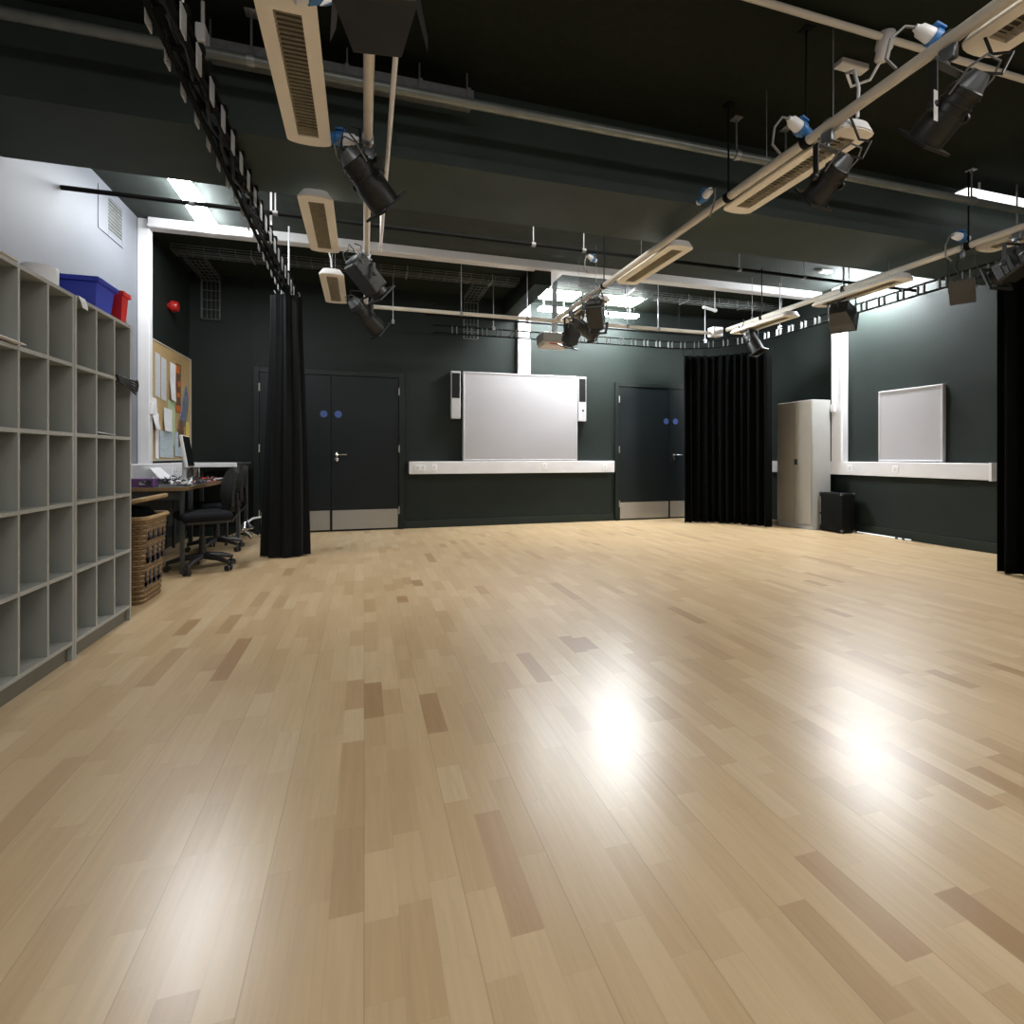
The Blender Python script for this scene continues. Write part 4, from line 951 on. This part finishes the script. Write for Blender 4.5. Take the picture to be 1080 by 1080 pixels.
def stage_light(label, loc, pan, tilt, L=.30, R=.085, drop=.26, kind='par', barn=False, silver=True, box=False, tagc=False):
    """hangs from its clamp at loc; beam along local +y, tilted down"""
    r = thing('stage_spotlight', label, 'stage light', loc, pan, 'stage lights hung from the bars')
    C = V((0, 0, -drop)); D = V((0, math.cos(tilt), -math.sin(tilt))); U = V((0, math.sin(tilt), math.cos(tilt))); Xv = V((1, 0, 0))
    mx = Matrix((( Xv.x, D.x, U.x, C.x), (Xv.y, D.y, U.y, C.y), (Xv.z, D.z, U.z, C.z), (0, 0, 0, 1)))   # local y = beam
    # clamp
    s = MB(); s.tube([(0, .034 * math.cos(a), .034 * math.sin(a)) for a in [PI * (-.35 + 1.45 * k / 8) for k in range(9)]], .009, 8)
    s.rbox((-.016, -.03, -.085), (.016, .03, -.028), .006); s.cyl((0, 0, -.03), (0, 0, -.115), .008, seg=8); s.cyl((-.03, .028, -.055), (.03, .028, -.055), .006, seg=8)
    s.build('hook_clamp', M['lampsilver'], r, smooth=True, local=True)
    yw = R + .022
    s = MB()
    for sg in (-1, 1): s.box((sg * yw - .004, -.014, -drop), (sg * yw + .004, .014, -.112))
    s.box((-yw - .004, -.014, -.118), (yw + .004, .014, -.110)); s.build('yoke', M['lampblack'], r, local=True, bevel=.002)
    if kind == 'par':
        s = MB(); s.lathe([(0, -L * .42), (R * .8, -L * .42), (R * .86, -L * .40), (R * .86, -L * .05), (R, .02), (R, L * .52), (R * .93, L * .52), (R * .9, .0), (0, .0)], axis=(0, 1, 0), seg=26, mtx=mx)
        for k in range(3): y = -L * .34 + k * .035; s.lathe([(R * .86, y), (R * .93, y), (R * .93, y + .008), (R * .86, y + .008)], axis=(0, 1, 0), seg=26, mtx=mx)
        s.build('can', M['lampblack'], r, smooth=True, local=True)
        s = MB(); s.lathe([(0, -L * .42 - .055), (R * .45, -L * .42 - .055), (R * .62, -L * .42 - .03), (R * .78, -L * .42), (0, -L * .42)], axis=(0, 1, 0), seg=22, mtx=mx); s.build('rear_cap', M['lampsilver' if silver else 'lampgrey'], r, smooth=True, local=True)
    else:
        s = MB(); a = R * .92
        s.rbox((-a, -L * .45, -a), (a, L * .38, a * .95), .016, mtx=mx)
        for k in range(5):
            y = -L * .36 + k * L * .13; s.box((-a - .004, y, -a * .8), (a + .004, y + .01, a * .8), mtx=mx)
        s.lathe([(R * .8, L * .36), (R * .86, L * .5), (R * .8, L * .5), (R * .7, L * .36)], axis=(0, 1, 0), seg=22, mtx=mx)
        s.build('can', M['lampblack'], r, local=True)
        s = MB(); s.rbox((-a * .7, -L * .45 - .03, -a * .6), (a * .7, -L * .45, a * .6), .01, mtx=mx); s.build('rear_cap', M['lampsilver' if silver else 'lampgrey'], r, local=True)
    MB().lathe([(0, L * .30), (R * .78, L * .30), (R * .6, L * .345), (0, L * .36)], axis=(0, 1, 0), seg=22, mtx=mx).build('lens', M['screenglass'], r, smooth=True, local=True)
    # square colour frame at the front, wire handle at the rear
    f = R * 1.16; y0 = L * .52; s = MB()
    for a, b_ in (((-f, -f), (f, -R * .9)), ((-f, R * .9), (f, f)), ((-f, -R * .9), (-R * .9, R * .9)), ((R * .9, -R * .9), (f, R * .9))): s.box((a[0], y0, a[1]), (b_[0], y0 + .012, b_[1]), mtx=mx)
    s.build('colour_frame', M['lampblack'], r, local=True)
    s = MB(); yb = -L * .42
    s.tube([mx @ V(p) for p in ((-R * .95, yb + .04, 0), (-R * 1.1, yb - .05, 0), (-R * .6, yb - .10, 0), (R * .6, yb - .10, 0), (R * 1.1, yb - .05, 0), (R * .95, yb + .04, 0))], .0045, 6); s.build('rear_handle', M['lampsilver'], r, smooth=True, local=True)
    for sg in (-1, 1):
        MB().lathe([(0, 0), (.02, 0), (.022, .008), (.016, .022), (0, .024)], (sg * (yw + .004), 0, -drop), (sg, 0, 0), seg=12).build('tilt_knob', M['lampblack'], r, smooth=True, local=True)
    if barn:
        s = MB(); l_ = R * 1.25
        for q in (1, -1):
            s.loft([[mx @ V(p) for p in ((-f, y0 + .012, q * f), (f, y0 + .012, q * f), (f, y0 + .014, q * f), (-f, y0 + .014, q * f))], [mx @ V(p) for p in ((-f * .6, y0 + l_, q * f * 1.25), (f * .6, y0 + l_, q * f * 1.25), (f * .6, y0 + l_ + .002, q * f * 1.25), (-f * .6, y0 + l_ + .002, q * f * 1.25))]])
            s.loft([[mx @ V(p) for p in ((q * f, y0 + .012, -f), (q * f, y0 + .012, f), (q * f, y0 + .014, f), (q * f, y0 + .014, -f))], [mx @ V(p) for p in ((q * f * 1.25, y0 + l_, -f * .6), (q * f * 1.25, y0 + l_, f * .6), (q * f * 1.25, y0 + l_ + .002, f * .6), (q * f * 1.25, y0 + l_ + .002, -f * .6))]])
        s.build('barn_doors', M['lampblack'], r, local=True)
    rear = mx @ V((0, yb - .05, 0))
    MB().tube([rear, rear + V((.03, -.05, -.03)), rear + V((.08, -.06, .06)), V((.09, -.10, -.10)), V((.05, -.08, .02)), V((.02, -.12, .035))], .006, 6).build('cable', M['cableblack'], r, smooth=True, local=True)
    if tagc: 
        MB().box((-yw - .028, -.016, -drop - .07), (-yw - .004, -.014, -drop + .05)).build('paper_tag', M['paper'], r, local=True)
    return r
R_ = math.radians
stage_light('large black stage lantern at the top edge beside the leftmost bar', (.02, 1.44, ZB), R_(-8), R_(38), .30, .10, .20, 'fresnel', barn=True)
stage_light('black stage light with silver rear on the leftmost bar below the deep beam', (.02, 2.86, ZB), R_(-58), R_(40), .28, .085, .20, 'par')
stage_light('black stage light on the leftmost bar in front of the white cross trunking', (.02, 4.40, ZB), R_(-60), R_(42), .34, .09, .20, 'fresnel')
stage_light('dim black stage light at the far end of the leftmost bar', (.02, 5.25, ZB), R_(-58), R_(38), .36, .085, .30, 'par')
stage_light('black stage light with a round rear bezel on the middle bar, nearer the top', (2.27, 1.50, ZB), R_(6), R_(38), .21, .072, .29, 'par', tagc=True)
stage_light('black stage light hanging under the middle bar beside the louvred fitting', (2.27, 2.06, ZB), R_(8), R_(36), .18, .068, .28, 'par')
stage_light('small black stage light left in the cluster beside the projector', (2.27, 5.42, ZB), R_(20), R_(65), .26, .08, .30, 'fresnel', silver=False)
stage_light('black stage light in the middle of the cluster beside the projector', (2.27, 4.78, ZB), R_(-35), R_(45), .30, .09, .24, 'fresnel', silver=False)
stage_light('black stage light on the right of the cluster beside the projector', (2.30, 5.12, ZB), R_(-75), R_(25), .26, .07, .30, 'par', silver=False)
stage_light('slim stage light hanging at the far end of the rightmost bar', (4.64, 5.28, ZB), R_(-160), R_(62), .30, .075, .26, 'par')
stage_light('dark stage light cluster piece by the right edge above the cut-off curtain', (4.64, 2.60, ZB), R_(-10), R_(22), .30, .085, .26, 'fresnel')

def flood(label, loc, pan, tilt, w, h, d, drop):
    r = thing('stage_floodlight', label, 'floodlight', loc, pan, 'stage lights hung from the bars')
    mx = Matrix.Translation((0, 0, -drop)) @ Matrix.Rotation(-tilt, 4, 'X')
    s = MB(); s.tube([(0, .034 * math.cos(a), .034 * math.sin(a)) for a in [PI * (-.35 + 1.45 * k / 8) for k in range(9)]], .009, 8); s.rbox((-.016, -.03, -.085), (.016, .03, -.028), .006); s.build('hook_clamp', M['lampsilver'], r, smooth=True, local=True)
    s = MB()
    for sg in (-1, 1): s.box((sg * (w / 2 + .012) - .004, -.013, -drop), (sg * (w / 2 + .012) + .004, .013, -.08))
    s.box((-w / 2 - .016, -.013, -.086), (w / 2 + .016, .013, -.078)); s.build('yoke', M['lampblack'], r, local=True)
    s = MB(); s.loft([[mx @ V(p) for p in ((-w * .35, -d / 2, -h * .35), (w * .35, -d / 2, -h * .35), (w * .35, -d / 2, h * .35), (-w * .35, -d / 2, h * .35))], [mx @ V(p) for p in ((-w / 2, d * .1, -h / 2), (w / 2, d * .1, -h / 2), (w / 2, d * .1, h / 2), (-w / 2, d * .1, h / 2))], [mx @ V(p) for p in ((-w / 2, d / 2, -h / 2), (w / 2, d / 2, -h / 2), (w / 2, d / 2, h / 2), (-w / 2, d / 2, h / 2))]])
    s.build('flood_body', M['lampblack'], r, local=True, bevel=.004)
    s = MB(); s.box((-w / 2 - .006, d / 2, -h / 2 - .006), (w / 2 + .006, d / 2 + .008, h / 2 + .006), mtx=mx); s.build('front_frame', M['lampgrey'], r, local=True)
    s = MB(); s.box((-w / 2 + .015, d / 2 + .008, -h / 2 + .015), (w / 2 - .015, d / 2 + .011, h / 2 - .015), mtx=mx); s.build('front_glass', M['lampgrey'], r, local=True)
    MB().tube([mx @ V((0, -d / 2, 0)), mx @ V((0, -d / 2 - .05, .02)), V((.05, -.09, -.12)), V((.02, -.06, -.02))], .006, 6).build('cable', M['cableblack'], r, smooth=True, local=True)
    return r
flood('black box floodlight hanging from the rightmost bar in front of the wall trunking', (4.64, 4.05, ZB), R_(-62), R_(28), .22, .20, .26, .26)
flood('flat dark grey floodlight tilted under the rightmost bar near the cut-off curtain', (4.64, 2.96, ZB), R_(118), R_(38), .15, .19, .07, .34)

plug('blue and white plug on the middle bar at the top right', (2.31, 1.60, 2.79), R_(-12), R_(25), .95)
plug('blue and white plug on the middle bar beside the hanging stage light', (2.19, 2.17, 2.735), R_(10), R_(15))
plug('blue plug where the middle bar meets the deep beam', (2.20, 2.93, 2.75), R_(80), 0, .9)
plug('small blue plug on the thin black pipe near the middle bar', (2.07, 4.46, 2.885), R_(40), 0, .8)
plug('blue and white plug on the rightmost bar under the front pipe', (4.58, 2.95, 2.76), R_(5), 0, 1.)
plug('dim blue plug beside the leftmost bar under the deep beam', (-.10, 2.92, 2.72), R_(170), 0, 1.)
plug('blue plug with a white triangular tag beside the large top lantern', (-.10, 1.74, 2.50), R_(185), R_(30), 1.)
sheet('cable_tag', 'white triangular card tag beside the large top lantern', 'tag', [[(-.135, 1.72, 2.42), (-.06, 1.72, 2.545)], [(-.128, 1.725, 2.425), (-.045, 1.73, 2.49)]], M['paper'])
tag(MB().tube([(-.20, 1.84, 2.73), (-.21, 1.80, 2.60), (-.17, 1.78, 2.515), (-.12, 1.76, 2.53), (-.09, 1.74, 2.60), (-.03, 1.72, 2.70)], .007, 8).build('looped_cable', M['cablegrey'], smooth=True), 'grey cable looping down beside the nearest left fitting', 'cable')

# ------------------------------------------------------------------ light and camera
def area(name, loc, target, sx, sy, e, col=(1, 1, 1)):
    l = bpy.data.lights.new(name, 'AREA'); l.shape = 'RECTANGLE'; l.size = sx; l.size_y = sy; l.energy = e; l.color = col
    o = bpy.data.objects.new(name, l); COL.objects.link(o); o.location = loc
    o.rotation_euler = (V(target) - V(loc)).to_track_quat('-Z', 'Y').to_euler(); return o
area('hall_light_behind_left', (-.2, .2, 3.2), (-.2, .4, 0), 1.6, 1.6, 48, (1, .97, .92))
area('hall_light_behind_right', (3.6, .3, 3.2), (3.6, .5, 0), 3.0, 1.6, 92, (1, .97, .92))
area('fill_behind_beam', (.5, 3.98, 3.24), (.5, 4.25, 0), 4.2, .3, 42, (1, .96, .90))  # unseen lamp added to brighten the floor past the beam
area('fill_behind_camera', (2.0, -2.7, 1.9), (2.2, 4, 1.3), 6.0, 1.8, 12, (1, .98, .96))  # soft frontal fill added from behind the camera

wd = bpy.data.worlds.new('room_ambient'); S.world = wd; wd.use_nodes = True
bg = wd.node_tree.nodes['Background']; bg.inputs[0].default_value = (.8, .85, .9, 1); bg.inputs[1].default_value = .02

cam = bpy.data.cameras.new('camera'); co = bpy.data.objects.new('camera', cam); COL.objects.link(co)
cam.sensor_width = 36; cam.sensor_fit = 'HORIZONTAL'; cam.lens = 18.0; cam.clip_start = .02
cam.shift_y = -59 / 1080
co.location = (0, 0, 1.0); co.rotation_euler = (PI / 2, 0, -math.atan(156 / 540))
S.camera = co
S.view_settings.view_transform = 'Standard'; S.view_settings.look = 'None'; S.view_settings.exposure = 0; S.view_settings.gamma = 1
